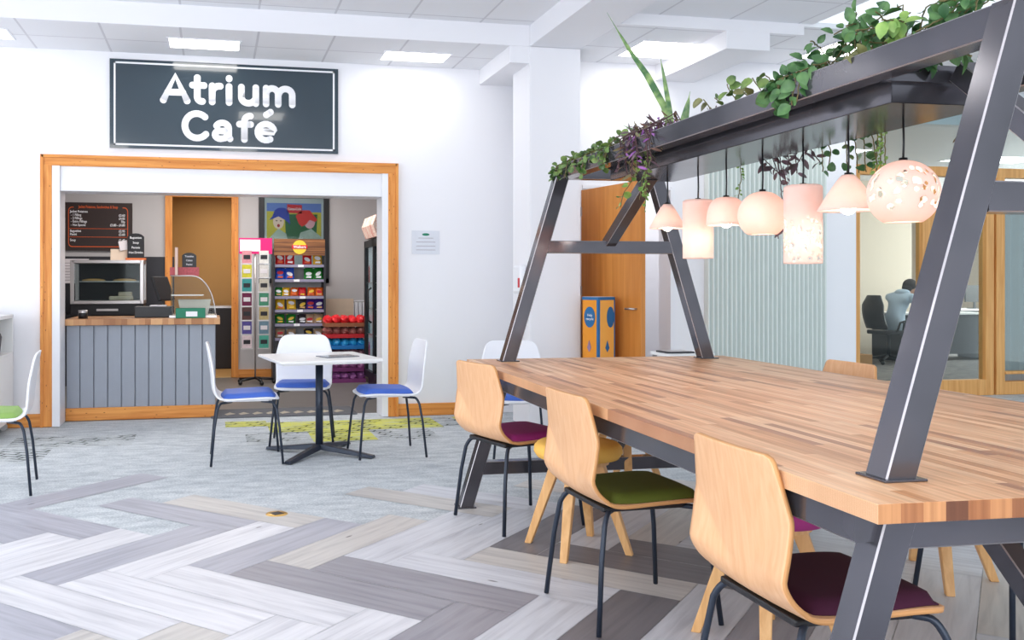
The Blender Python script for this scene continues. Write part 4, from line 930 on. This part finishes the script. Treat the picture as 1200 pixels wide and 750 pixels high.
w1_ = make_chair('cafe_chair', 'white plastic chair with blue pad left of the small white table', 'white_plastic', 'blue_pad', True, cg, True); w1_.location = (.22, 6.43, 0)
dup(w1_, (.66, 6.98, 0), R(-98), 'white plastic chair with blue pad behind the small white table')
dup(w1_, (1.2, 6.46, 0), R(182), 'white plastic chair with blue pad right of the small white table')
w2_ = make_chair('cafe_chair', 'white plastic chair with light green pad at the left edge of the photo', 'white_plastic', 'lime_pad', True, None, True); w2_.location = (-1.27, 5.78, 0); w2_.rotation_euler[2] = R(186)
dup(w1_, (2.02, 5.95, 0), R(-95), 'white plastic chair beyond the far end of the long table, by the column')

def stool(loc, rz, pad, label):
    t = thing('stool', label, 'stool', loc, rz, 'round padded stools on splayed wooden legs')
    MB().lathe([(0, .415), (.15, .415), (.185, .422), (.2, .445), (.198, .47), (.18, .488), (.13, .495), (0, .497)], n=36).build('padded_seat', pad, t)
    MB().lathe([(0, .395), (.14, .395), (.14, .416), (0, .416)], n=24, smooth=False).build('seat_base', 'oak_leg', t)
    for k in range(4):
        a = PI/4+k*PI/2; c, s = math.cos(a), math.sin(a)
        l = MB(); d = Vector((c, s, 0)); e = Vector((-s, c, 0))
        rs = []
        for z, r_, w_ in ((.41, .09, .026), (.2, .165, .021), (0, .235, .016)):
            ce = Vector((c*r_, s*r_, z)); rs.append([ce+d*w_+e*w_, ce-d*w_+e*w_, ce-d*w_-e*w_, ce+d*w_-e*w_])
        vs = [v for rr in rs for v in rr]; l.add(vs, [(0, 1, 2, 3), (8, 11, 10, 9)]+[(i*4+k2, i*4+(k2+1) % 4, (i+1)*4+(k2+1) % 4, (i+1)*4+k2) for i in range(2) for k2 in range(4)])
        l.build('leg', 'oak_leg', t, bevel=.004)
    return t
stool((1.63, 3.98, 0), R(8), 'yellow_pad', 'yellow padded stool between the magenta and green cushioned chairs')
stool((1.84, 2.82, 0), R(10), 'pink_pad', 'magenta padded stool behind the nearest oak chair, mostly under the table')
stool((2.9, 3.3, 0), R(20), 'yellow_pad', 'stool on the right side of the table showing only two wooden legs')
stool((2.3, 4.95, 0), R(30), 'blue_seat', 'blue padded stool under the far part of the long table')

# ------------------------------------------------------------------ small white table
t = thing('bistro_table', 'small square white cafe table on a dark four-footed pedestal', 'table', (.735, 6.55, 0), R(9))
MB().prism(rrect(-.365, .365, -.365, .365, .02), .672, .69).prism(rrect(-.34, .34, -.34, .34, .02), .66, .672).build('table_top', 'laminate', t, bevel=.003)
MB().tube([(0, 0, .045), (0, 0, .66)], .027, 16).build('column', 'black_metal', t)
MB().lathe([(0, .64), (.1, .64), (.1, .66), (0, .66)], n=24).build('mounting_plate', 'black_metal', t)
for k in range(4):
    a = PI/4+k*PI/2; d = Vector((math.cos(a), math.sin(a), 0)); e = Vector((-math.sin(a), math.cos(a), 0))
    v = []
    for r_, zt_, zb_, w_ in ((0, .075, .035, .03), (.43, .022, .002, .028)):
        v += [d*r_+e*w_+Vector((0, 0, zb_)), d*r_-e*w_+Vector((0, 0, zb_)), d*r_-e*w_*.7+Vector((0, 0, zt_)), d*r_+e*w_*.7+Vector((0, 0, zt_))]
    MB().add(v, [(0, 1, 2, 3), (7, 6, 5, 4), (0, 4, 5, 1), (1, 5, 6, 2), (2, 6, 7, 3), (3, 7, 4, 0)]).build('foot', 'black_metal', t, bevel=.003)
o = MB().prism(rrect(-.13, .13, -.09, .09, .008), 0, .006).prism(rrect(-.115, .115, -.08, .08, .004), .006, .0068, 1).build('menu_card', [C('tablet_grey', (120, 124, 132), .2), C('card_grey', (150, 154, 160), .15)], None, (.86, 6.5, .6905), R(20)); tag(o, 'grey menu card lying flat on the small white table', 'menu')
t = thing('floor_socket', 'small brass floor socket set in a plank', 'socket', (.326, 4.9, 0))
MB().lathe([(0, .003), (.055, .003), (.058, 0)], n=28).build('brass_rim', C('brass', (226, 182, 100), .3, metal=.6), t); MB().box(-.028, .028, -.028, .028, .003, .0045).xf(Matrix.Rotation(.5, 4, 'Z')).build('dark_cover', 'black', t)

# ------------------------------------------------------------------ LONG TABLE
TW, TL, TZ = 1.545, 3.43, .785
T = thing('communal_table', 'long butcher-block table in a tilted dark steel A-frame carrying an overhead planter', 'table', (1.27, 1.58, 0), R(-2))
tt = MB().box(0, TW, 0, TL, TZ-.04, TZ); tt.m[2] = 1; tt.build('tabletop', ['block', 'block_end'], T, fixn=False, bevel=.0015)
ap = MB(); az = TZ-.04-.033
ST = ['steel', 'steel_edge']
zt_, zb_ = TZ-.041, TZ-.106
for u in (.05, TW-.05): MB().bar((u, .1, az), (u, TL-.1, az), .06, .062, (1, 0, 0)).build('apron_tube', ST, T)
sl = .302; pw = .072
def uc(z, s_): u = .19+sl*(z-TZ); return u if s_ < 0 else TW-u
VN, VF = .215, 3.27
for v_, nm in ((VN, 'near'), (VF, 'far')):
    for s_ in (-1, 1):
        up_ = (0, 0, 1)
        lv_ = .12 if v_ < 1 else v_; du = (.055*s_ if v_ < 1 else 0)
        MB().bar((uc(0.008, s_)+du, lv_, .008), (uc(TZ-.041, s_)+du, lv_, TZ-.041), pw, pw, (0, 1, 0), t0=up_, t1=up_, ch=.0035).build('leg', ST, T)
        MB().box(uc(0, s_)+du-.05, uc(0, s_)+du+.05, lv_-.05, lv_+.05, 0, .008).build('foot_plate', 'steel', T)
        MB().bar((uc(TZ+.006, s_), v_, TZ+.006), (uc(1.86, s_), v_, 1.86), pw, pw, (0, 1, 0), t0=up_, t1=up_, ch=.0035).build('post', ST, T)
        MB().box(uc(TZ, s_)-.05, uc(TZ, s_)+.055, v_-.05, v_+.05, TZ, TZ+.006).build('base_plate', ST, T, bevel=.002)
    a_ = uc(TZ-.07, -1)+.035
    lv_ = .12 if v_ < 1 else v_; a_ -= .085 if v_ < 1 else 0
    MB().bar((a_, lv_, TZ-.08), (TW-a_, lv_, TZ-.08), .071, .077, (0, 1, 0)).build('apron_tube', ST, T)
    for z_ in (.21, 1.41):
        yy_ = (.12 if v_ < 1 and z_ < 1 else v_); a_ = uc(z_, -1)+.03-(.055 if yy_ < .2 else 0); MB().bar((a_, yy_, z_), (TW-a_, yy_, z_), .07, .07, (0, 1, 0)).build('crossbar', ST, T)
    dv = 1 if v_ < 1 else -1
    MB().bar((TW/2, v_, .23), (TW/2, v_+dv*.52, TZ-.1), .06, .06, (1, 0, 0)).build('brace', ST, T)
    MB().bar((TW/2, v_, 1.43), (TW/2, v_+dv*(.46 if v_ < 1 else .55), (1.81 if v_ < 1 else 1.75)), .06, .06, (1, 0, 0)).build('brace', ST, T)
    MB().bar((.545, v_, 1.8225), (TW-.545, v_, 1.8225), .07, .074, (0, 1, 0)).build('top_crossbar', ST, T)
for s_ in (-1, 1):
    u = .5175 if s_ < 0 else TW-.5175
    MB().bar((u, VN+.02, 1.8225), (u, VF-.02, 1.8225), .074, .075, (1, 0, 0)).build('top_beam', ST, T)
pt = MB(); U0, U1, V0, V1, Z0, Z1 = .588, .925, .73, 2.79, 1.728, 1.84
pt.box(U0, U1, V0, V1, Z0, Z0+.004).box(U0, U0+.004, V0, V1, Z0, Z1).box(U1-.004, U1, V0, V1, Z0, Z1).box(U0, U1, V0, V0+.004, Z0, Z1).box(U0, U1, V1-.004, V1, Z0, Z1)
pl = pt.build('planter_trough', ['steel'], T, bevel=.001)
for vv in (V0-.012, V1+.012):
    MB().box(U0-.04, U1+.04, vv-.012, vv+.012, 1.785, 1.82).build('trough_hanger', 'steel', T)
MB().box(U0+.005, U1-.005, V0+.005, V1-.005, 1.79, 1.815).build('soil', C('soil', (60, 46, 38), .95, var=.3, scale=40), pl)

def tw(u, v, z):  # table to world
    a = R(-2); return (1.27+u*math.cos(a)-v*math.sin(a), 1.58+u*math.sin(a)+v*math.cos(a), z)

# ------------------------------------------------------------------ PENDANT LAMPS
def pendant(px_u, v, z_top, prof, label, holes=None, bulb_z=-.05, n=40):
    x, y, _ = tw(px_u, v, 0)
    t = thing('pendant_lamp', label, 'pendant lamp', (x, y, z_top), 0, 'pendant lamps hanging under the planter')
    b = MB(); b.lathe(prof, n=n)
    o = b.build('lamp_shade', 'porcelain', t, fixn=False)
    if holes:
        zr, sz, cell = holes
        # open holes: delete small faces patches
        me = o.data; bm = bmesh.new(); bm.from_mesh(me); rnd = random.Random(5)
        cs = []
        for k in range(sz):
            cs.append((rnd.uniform(0, 2*PI), rnd.uniform(*zr), rnd.uniform(cell*.5, cell)))
        dl = []
        for f in bm.faces:
            c = f.calc_center_median(); rr = math.hypot(c.x, c.y)
            for a, z, r_ in cs:
                p = Vector((rr*math.cos(a), rr*math.sin(a), z))
                if (c-p).length < r_: dl.append(f); break
        bmesh.ops.delete(bm, geom=dl, context='FACES'); bm.to_mesh(me); bm.free()
    s = o.modifiers.new('s', 'SOLIDIFY'); s.thickness = .003
    MB().tube([(0, 0, 0), (.002, 0, .06), (0, 0, 1.728-z_top)], .0035, 6).build('cord', 'black', t)
    MB().lathe([(0, .012), (.012, .01), (.016, -.03), (0, -.035)], n=14).build('lamp_holder', 'black', t)
    MB().ball((0, 0, bulb_z), .026, n=14, m=10).build('bulb', 'bulb', t)
    return t
def dome(r, h, k=.5): return [(r*math.sin(a)**k if a else .001, -h*(1-math.cos(a))) for a in [PI/2*i/14 for i in range(15)]]
cone = lambda r, h: [(.012, 0)]+[(.018+(r-.018)*(i/12)**.88, -h*(i/12)) for i in range(13)]
cyl = lambda r, h: [(.001, 0), (r*.5, 0), (r-.006, 0), (r, -.004)]+[(r, -.004-(h-.004)*i/40) for i in range(1, 41)]
def globe(r, cut, m=44):
    p = []
    a1 = PI-cut
    for i in range(m+1): a = .12+(a1-.12)*i/m; p.append((r*math.sin(a), -r+r*math.cos(a)))
    return p
RI = 'conical porcelain pendant lamp nearest the far end of the planter'
pendant(.7725, 2.537, 1.588, cone(.084, .114), 'small conical porcelain pendant lamp, furthest from the near steel post', bulb_z=-.1)
pendant(.7725, 2.231, 1.582, cyl(.063, .259), 'plain cylindrical porcelain pendant lamp between the small cone and the dome', bulb_z=-.17)
pendant(.7725, 1.984, 1.572, dome(.078, .115), 'dome-shaped porcelain pendant lamp just left of the plain globe', bulb_z=-.1)
pendant(.7725, 1.706, 1.57, globe(.09, .62), 'plain globe porcelain pendant lamp in the middle of the row', bulb_z=-.09)
pendant(.7725, 1.438, 1.566, cyl(.063, .281), 'cylindrical pendant lamp pierced with small holes over its lower part', holes=((-.27, -.12), 230, .0075), bulb_z=-.19, n=110)
pendant(.7725, 1.182, 1.575, cone(.095, .118), 'wide conical porcelain pendant lamp beside the pierced globe', bulb_z=-.105)
pendant(.7725, .918, 1.59, globe(.1, .55, 90), 'pierced globe pendant lamp with round holes, nearest the near steel post', holes=((-.145, -.03), 120, .0125), bulb_z=-.1, n=180)

# ------------------------------------------------------------------ PLANTS
rnd = random.Random(11)
def leaf(mb, base, d, nrm, L, W, curl=.25, mi=0, shape='oval'):
    base = Vector(base); d = Vector(d).normalized(); nrm = Vector(nrm); s = d.cross(nrm)
    if s.length < 1e-4: s = d.orthogonal()
    s.normalize(); nrm = s.cross(d).normalized()
    st = {'oval': [(0, .06), (.2, .75), (.45, 1), (.7, .8), (.9, .35), (1, .02)], 'round': [(0, .3), (.2, .85), (.5, 1), (.8, .85), (.94, .5), (1, .08)], 'lance': [(0, .4), (.25, .8), (.5, 1), (.75, .75), (.9, .4), (1, .02)], 'blade': [(0, .6), (.25, .75), (.5, 1), (.75, .95), (.9, .6), (1, .03)]}[shape]
    v = []; f = []
    for t_, w_ in st:
        c = base+d*(L*t_)-nrm*(L*curl*t_*t_); ww = W/2*w_
        v += [c-s*ww+nrm*ww*.35, c, c+s*ww+nrm*ww*.35]
    for i in range(len(st)-1):
        a = i*3; f += [(a, a+1, a+4, a+3), (a+1, a+2, a+5, a+4)]
    mb.add(v, f, mi, True)
def leafmat(name, c1, c2, rough=.4):
    m = plain(name, c1, rough); nt = m.node_tree; b = nt.nodes['Principled BSDF']
    tc = N(nt, 'ShaderNodeTexCoord'); no = N(nt, 'ShaderNodeTexNoise'); no.inputs['Scale'].default_value = 22
    nt.links.new(tc.outputs['Object'], no.inputs['Vector']); r = ramp(nt, [(.35, c1), (.65, c2)]); nt.links.new(no.outputs['Fac'], r.inputs['Fac']); nt.links.new(r.outputs[0], b.inputs['Base Color'])
    return m
M['lf_green'] = leafmat('glossy green leaf', (42, 84, 46), (92, 132, 78)); M['lf_light'] = leafmat('light green leaf', (96, 140, 60), (150, 182, 96)); M['lf_ivy'] = leafmat('ivy leaf', (56, 88, 42), (120, 146, 76))
M['lf_purple'] = leafmat('purple leaf', (70, 62, 58), (112, 86, 98)); M['lf_violet'] = leafmat('violet leaf', (120, 70, 140), (150, 90, 160)); M['lf_blade'] = leafmat('striped blade leaf', (70, 110, 70), (150, 176, 110)); M['lf_olive'] = leafmat('olive leaf', (90, 92, 50), (140, 140, 90)); M['lf_brown'] = leafmat('bronze leaf', (104, 72, 60), (110, 112, 70))
C('stem', (104, 96, 60), .7); C('stem_dark', (80, 52, 56), .7)
def W(u, v, z): return Vector(tw(u, v, z))
def rv(s=1): return Vector((rnd.uniform(-1, 1), rnd.uniform(-1, 1), rnd.uniform(-1, 1)))*s
def vine(st, lv, pts, L, Wd, step, mi=0, shape='oval', r=.0022, spread=1, curl=.25):
    """pts in world; adds a stem tube and leaves on both sides"""
    P = [Vector(p) for p in pts]; fine = []
    for i in range(len(P)-1):
        n = max(2, int((P[i+1]-P[i]).length/.012))
        for k in range(n): fine.append(P[i].lerp(P[i+1], k/n))
    fine.append(P[-1])
    fine = [p+rv(.002) for p in fine]
    st.tube(fine, r, 5)
    acc = 0; side = 1
    for i in range(1, len(fine)):
        acc += (fine[i]-fine[i-1]).length
        if acc >= step:
            acc = 0; d = (fine[i]-fine[i-1]).normalized(); o = d.orthogonal().normalized(); o = (Matrix.Rotation(rnd.uniform(0, 6.28), 3, d) @ o)
            side = -side; dd = (d*.35+o*spread+Vector((0, 0, -.15))); k = rnd.uniform(.7, 1.15)
            nn_ = Vector((-.55, -.6, .6))+rv(.8)
            leaf(lv, fine[i]+o*.004, dd, nn_, L*k, Wd*k, curl, mi, shape)
def plant(name, label, cat, vines, lmats, stem='stem', extra=None):
    st, lv = MB(), MB()
    t = thing(name, label, cat, vines[0][0][0] if vines else (0, 0, 0), 0)
    for pts, L, Wd, step, mi, shape in vines: vine(st, lv, pts, L, Wd, step, mi, shape)
    if extra: extra(st, lv)
    inv = Matrix.Translation(-Vector(t.location))
    st.xf(inv); lv.xf(inv)
    if st.v: st.build('stem', stem, t)
    lv.build('foliage', lmats, t, fixn=False)
    return t
# ivy over the far end of the left beam
vs = []
for k in range(16):
    v0 = rnd.uniform(2.45, 3.25); u_ = rnd.uniform(.5, .58); ln = rnd.uniform(.03, .1)
    vs.append(([W(u_+.05, v0-.1, 1.83), W(u_, v0, 1.885+rnd.uniform(0, .035)), W(.475, v0+.04, 1.86), W(.462, v0+.06, 1.86-ln)], .034, .032, .014, 0, 'round'))
vs.append(([W(.5, 3.1, 1.87), W(.465, 3.2, 1.84), W(.45, 3.28, 1.80)], .03, .028, .012, 0, 'round'))
plant('ivy', 'small-leaved green ivy trailing over the far end of the left steel beam', 'ivy', vs, ['lf_ivy'])
# snake plant
def snake(st, lv):
    def blade(b, pts, wd, mi=0):
        P = [Vector(p) for p in pts]; n = len(P); s = Vector((.9, -.35, 0)).normalized()
        v = []; f = []; m = 18
        for i in range(m+1):
            k = i/m*(n-1); i0 = min(int(k), n-2); fr_ = k-i0; p = P[i0].lerp(P[i0+1], fr_); t_ = i/m
            ww = wd/2*(.35+.65*math.sin(PI*min(1, t_*1.02+.1))**.7)*(1 if t_ < .82 else max(.03, (1-t_)/.18)); tw_ = t_*1.2
            ss = Vector((s.x*math.cos(tw_)-s.y*math.sin(tw_)*.3, s.y, .25*math.sin(tw_)))
            v += [p-ss*ww, p+Vector((.1, -.9, 0))*.003, p+ss*ww]
        for i in range(m): a = i*3; f += [(a, a+1, a+4, a+3), (a+1, a+2, a+5, a+4)]
        lv.add(v, f, mi, True)
    z0 = 1.8; bv = 2.32
    blade(0, [W(.7, bv, z0), W(.68, bv+.03, 2.0), W(.615, bv+.1, 2.18), W(.56, bv+.16, 2.3), W(.5, bv+.3, 2.52)], .034)
    blade(0, [W(.71, bv, z0), W(.69, bv+.02, 2.0), W(.68, bv+.05, 2.14), W(.66, bv+.06, 2.27)], .024)
    blade(0, [W(.72, bv-.03, z0), W(.74, bv-.02, 1.95), W(.76, bv-.04, 2.08)], .045)
    blade(0, [W(.7, bv+.03, z0), W(.7, bv+.06, 1.93), W(.71, bv+.05, 2.02)], .03)
    blade(0, [W(.66, bv, z0), W(.6, bv+.1, 1.9), W(.56, bv+.25, 1.97)], .045)
    blade(0, [W(.72, bv-.05, z0), W(.78, bv-.08, 1.9), W(.82, bv-.1, 1.93)], .035)
    blade(0, [W(.66, bv-.05, z0), W(.6, bv-.15, 1.9), W(.56, bv-.28, 1.9)], .05)
t = thing('snake_plant', 'tall twisting striped blade plant rising towards the ceiling from the planter', 'plant', W(.7, 2.32, 1.8)); lv = MB(); snake(None, lv); lv.xf(Matrix.Translation(-Vector(t.location))); lv.build('blade_leaves', 'lf_blade', t, fixn=False)
# purple trailing plant
vs = []
for k in range(15):
    v0 = rnd.uniform(2.02, 2.42); e = rnd.uniform(.04, .2)
    vs.append(([W(.64, v0, 1.83), W(.56, v0+rnd.uniform(-.05, .05), 1.9+rnd.uniform(-.01, .03)), W(.475, v0+rnd.uniform(-.05, .08), 1.875), W(.46, v0+rnd.uniform(-.04, .04), 1.875-e)], .05, .013, .022, 1 if k % 5 == 0 else (2 if k % 3 == 1 else 0), 'lance'))
plant('purple_trailing_plant', 'purple-leaved plant spilling over the left beam beside the tall blade plant', 'plant', vs, ['lf_purple', 'lf_violet', 'lf_brown'], 'stem_dark')
# string trailing
vs = [([W(.6, 2.3, 1.83), W(.57, 2.33, 1.77), W(.575, 2.34, 1.68), W(.57, 2.33, 1.6), W(.57, 2.34, 1.55)], .018, .013, .005, 0, 'oval')]
vs += [([W(.59, 2.34, 1.8), W(.58, 2.36, 1.7), W(.585, 2.37, 1.62)], .016, .012, .005, 0, 'oval')]
plant('string_plant', 'light green bead-leaved strand hanging under the purple plant', 'plant', vs, ['lf_light'])
vs = [([W(.6, 2.42, 1.82), W(.57, 2.48, 1.7), W(.56, 2.56, 1.64), W(.56, 2.6, 1.58)], .036, .034, .024, 0, 'round'), ([W(.6, 2.36, 1.8), W(.58, 2.4, 1.67), W(.58, 2.42, 1.6)], .036, .034, .026, 0, 'round')]
plant('round_leaved_creeper', 'round-leaved green creeper hanging below the beam left of the bead-leaved strand', 'plant', vs, ['lf_light'])
# dark rosette and low foliage
def ros(st, lv):
    for k in range(12): a = k*2.4; leaf(lv, W(.68, 1.9, 1.87), (math.cos(a)*.6, math.sin(a)*.6, .9), (math.cos(a)*-1, math.sin(a)*-1, .6), .075, .018, -.1, 0, 'lance')
    for k in range(26):
        v0 = rnd.uniform(1.62, 2.2); leaf(lv, W(.62, v0, 1.85), (rnd.uniform(-.8, .3), rnd.uniform(-1, 1), .25), (0, 0, 1), .075, .034, .3, 1, 'oval')
plant('dark_rosette', 'dark spiky rosette with low grey-green leaves in the planter', 'plant', [], ['lf_purple', 'lf_olive'], extra=ros)
# sparse trailing
vs = []
for k in range(7):
    v0 = 1.2+k*.09; vs.append(([W(.62, v0, 1.83), W(.6, v0+.03, 1.89), W(.58, v0+.07, 1.92+rnd.uniform(0, .05))], .042, .038, .022, 0 if k % 3 else 1, 'round'))
plant('sparse_creeper', 'sparse round-leaved creeper between the dark rosette and the bushy plant', 'plant', vs, ['lf_ivy', 'lf_olive'])
# bushy plants
vs = []
for k in range(30):
    v0 = rnd.uniform(.78, 1.16); zt_ = 1.87+.11*math.sin(min(1, max(0, (1.2-v0)/.25))*PI/2)
    top = rnd.uniform(1.87, zt_+.04); uo = rnd.uniform(.46, .68)
    vs.append(([W(.66, v0, 1.82), W((.66+uo)/2, v0+rnd.uniform(-.04, .04), top), W(uo, v0+rnd.uniform(-.08, .08), top-rnd.uniform(-.02, .06))], .042, .028, .02, 0 if k % 8 else 1, 'oval'))
for k in range(9):
    v0 = rnd.uniform(.95, 1.15); vs.append(([W(.56, v0, 1.9), W(.47, v0+.02, 1.87), W(.462, v0+.03, 1.8-rnd.uniform(0, .03))], .05, .042, .024, 0, 'oval'))
plant('bushy_creeper', 'mass of glossy green oval leaves spilling over the left beam towards the near post', 'plant', vs, ['lf_green', 'lf_olive'])
vs = []
for k in range(34):
    v0 = rnd.uniform(.42, .86); top = rnd.uniform(1.88, 2.02); uo = rnd.uniform(.5, .8)
    vs.append(([W(.68, max(.78, v0), 1.82), W((.68+uo)/2, v0+rnd.uniform(-.04, .04), top), W(uo, v0+rnd.uniform(-.06, .06), top-rnd.uniform(-.03, .05))], .044, .031, .02, 0 if k % 9 else 1, 'oval'))
plant('leafy_creeper', 'taller clump of glossy green leaves cut off by the top of the photo', 'plant', vs, ['lf_green', 'lf_light'])
vs = [([W(.66, .8, 1.83), W(.68, .66, 1.86), W(.66, .56, 1.84), W(.62, .47, 1.80)], .055, .042, .05, 0, 'oval')]
plant('lone_vine', 'thin vine with a large green leaf inside the frame near the near post', 'plant', vs, ['lf_green'])
# hanging under right beam
vs = [([W(1.0, 2.28, 1.8), W(1.01, 2.28, 1.7), W(1.0, 2.29, 1.6)], .017, .012, .006, 0, 'oval')]
plant('fine_fern', 'fine green strand hanging between the small cone and dome lamps', 'plant', vs, ['lf_light'])
vs = []
for k in range(7):
    v0 = 1.72+k*.055; vs.append(([W(.98, v0, 1.82), W(1.0, v0+.01, 1.74), W(1.0, v0+rnd.uniform(-.08, .08), 1.69-rnd.uniform(0, .03))], .05, .022, .026, 0, 'lance'))
vs.append(([W(.98, 1.95, 1.8), W(1.0, 1.95, 1.65), W(.99, 1.92, 1.56), W(.97, 1.95, 1.46), W(.96, 1.9, 1.4)], .055, .022, .035, 0, 'lance'))
vs.append(([W(.98, 1.9, 1.7), W(.99, 1.88, 1.6), W(.97, 1.87, 1.5), W(.96, 1.84, 1.43)], .055, .02, .04, 0, 'lance'))
plant('dark_vine', 'dark purple-leaved vine hanging around the dome lamp', 'plant', vs, ['lf_purple'], 'stem_dark')
vs = []
for k in range(6):
    v0 = 1.36+k*.05+.05*(k > 3); vs.append(([W(.98, v0, 1.8), W(1.0, v0, 1.72), W(1.0, v0+rnd.uniform(-.02, .02), 1.62+.03*(k > 3))], .034, .032, .03, 0, 'round'))
plant('green_vine', 'green round-leaved vine hanging above the pierced cylindrical lamp', 'plant', vs, ['lf_green'])
vs = [([W(1.0, 1.3+k*.02, 1.8), W(1.0, 1.3+k*.02, 1.7), W(1.0, 1.3+k*.025, 1.6)], .018, .012, .008, 0, 'oval') for k in range(3)]
plant('thread_fern', 'fine pale green strand hanging above the wide conical lamp', 'plant', vs, ['lf_light'])
vs = [([W(1.0, .72, 1.79), W(1.0, .78, 1.71), W(1.0, .86, 1.69), W(1.0, .95, 1.675)], .07, .024, .05, 0, 'lance')]
plant('bronze_vine', 'bronze long-leaved vine between the pierced globe lamp and the near post', 'plant', vs, ['lf_brown'], 'stem_dark')
vs = [([W(1.02, .5, 1.8), W(1.03, .55, 1.72), W(1.03, .58, 1.62)], .034, .026, .02, 0, 'oval')]
plant('edge_vine', 'small green vine hanging right of the near steel post', 'plant', vs, ['lf_light'])

# ------------------------------------------------------------------ LIGHT
def area(name, loc, rot, sx, sy, power, col=(1, 1, 1)):
    l = bpy.data.lights.new(name, 'AREA'); l.shape = 'RECTANGLE'; l.size = sx; l.size_y = sy; l.energy = power; l.color = col
    o = bpy.data.objects.new(name, l); COL.objects.link(o); o.location = loc; o.rotation_euler = rot; return o
# ceiling lights of the hall in front of and behind the camera
for i, (x, y) in enumerate(((-1.6, 1.2), (.4, 1.2), (-1.6, 4.4), (.6, 4.4), (-3.6, 2.8), (-3.6, 5.6), (1.4, -1), (-1, -1.6))):
    ceil_light(x, y, 3.354, .56, .56, 'hall ceiling light panel above and outside the photo', 'hall ceiling light panels out of view')
# unseen area fills added behind the camera and at left, no glazing there
area('fill_front', (-1, -3.4, 1.9), (R(80), 0, 0), 9, 3.2, 330, (.93, .96, 1))
area('fill_left', (-6.5, 3.5, 1.8), (R(85), 0, R(-90)), 7, 3, 170, (.95, .97, 1))  # added soft fill standing free at the open left side
area('daylight_office', (14.5, 13, 2), (R(80), 0, R(80)), 5, 2.4, 420, (1, .97, .92))
area('kiosk_ceiling_lamp', (.2, 10.4, 2.75), (0, 0, 0), 2.4, 1.2, 78, (1, .95, .9))
area('passage_lamp', (3.8, 8.8, 2.65), (0, 0, 0), .6, .6, 16)
area('store_lamp', (.15, 13, 2.45), (0, 0, 0),   .5, .5, 16, (1, .86, .66))
world = bpy.data.worlds.new('world'); scene.world = world; world.use_nodes = True
bg = world.node_tree.nodes['Background']; bg.inputs[0].default_value = (.86, .93, 1, 1); bg.inputs[1].default_value = 1.25
vs_ = scene.view_settings; vs_.view_transform = 'Standard'; vs_.look = 'None'; vs_.exposure = 0.0; vs_.gamma = 1; vs_.use_curve_mapping = False
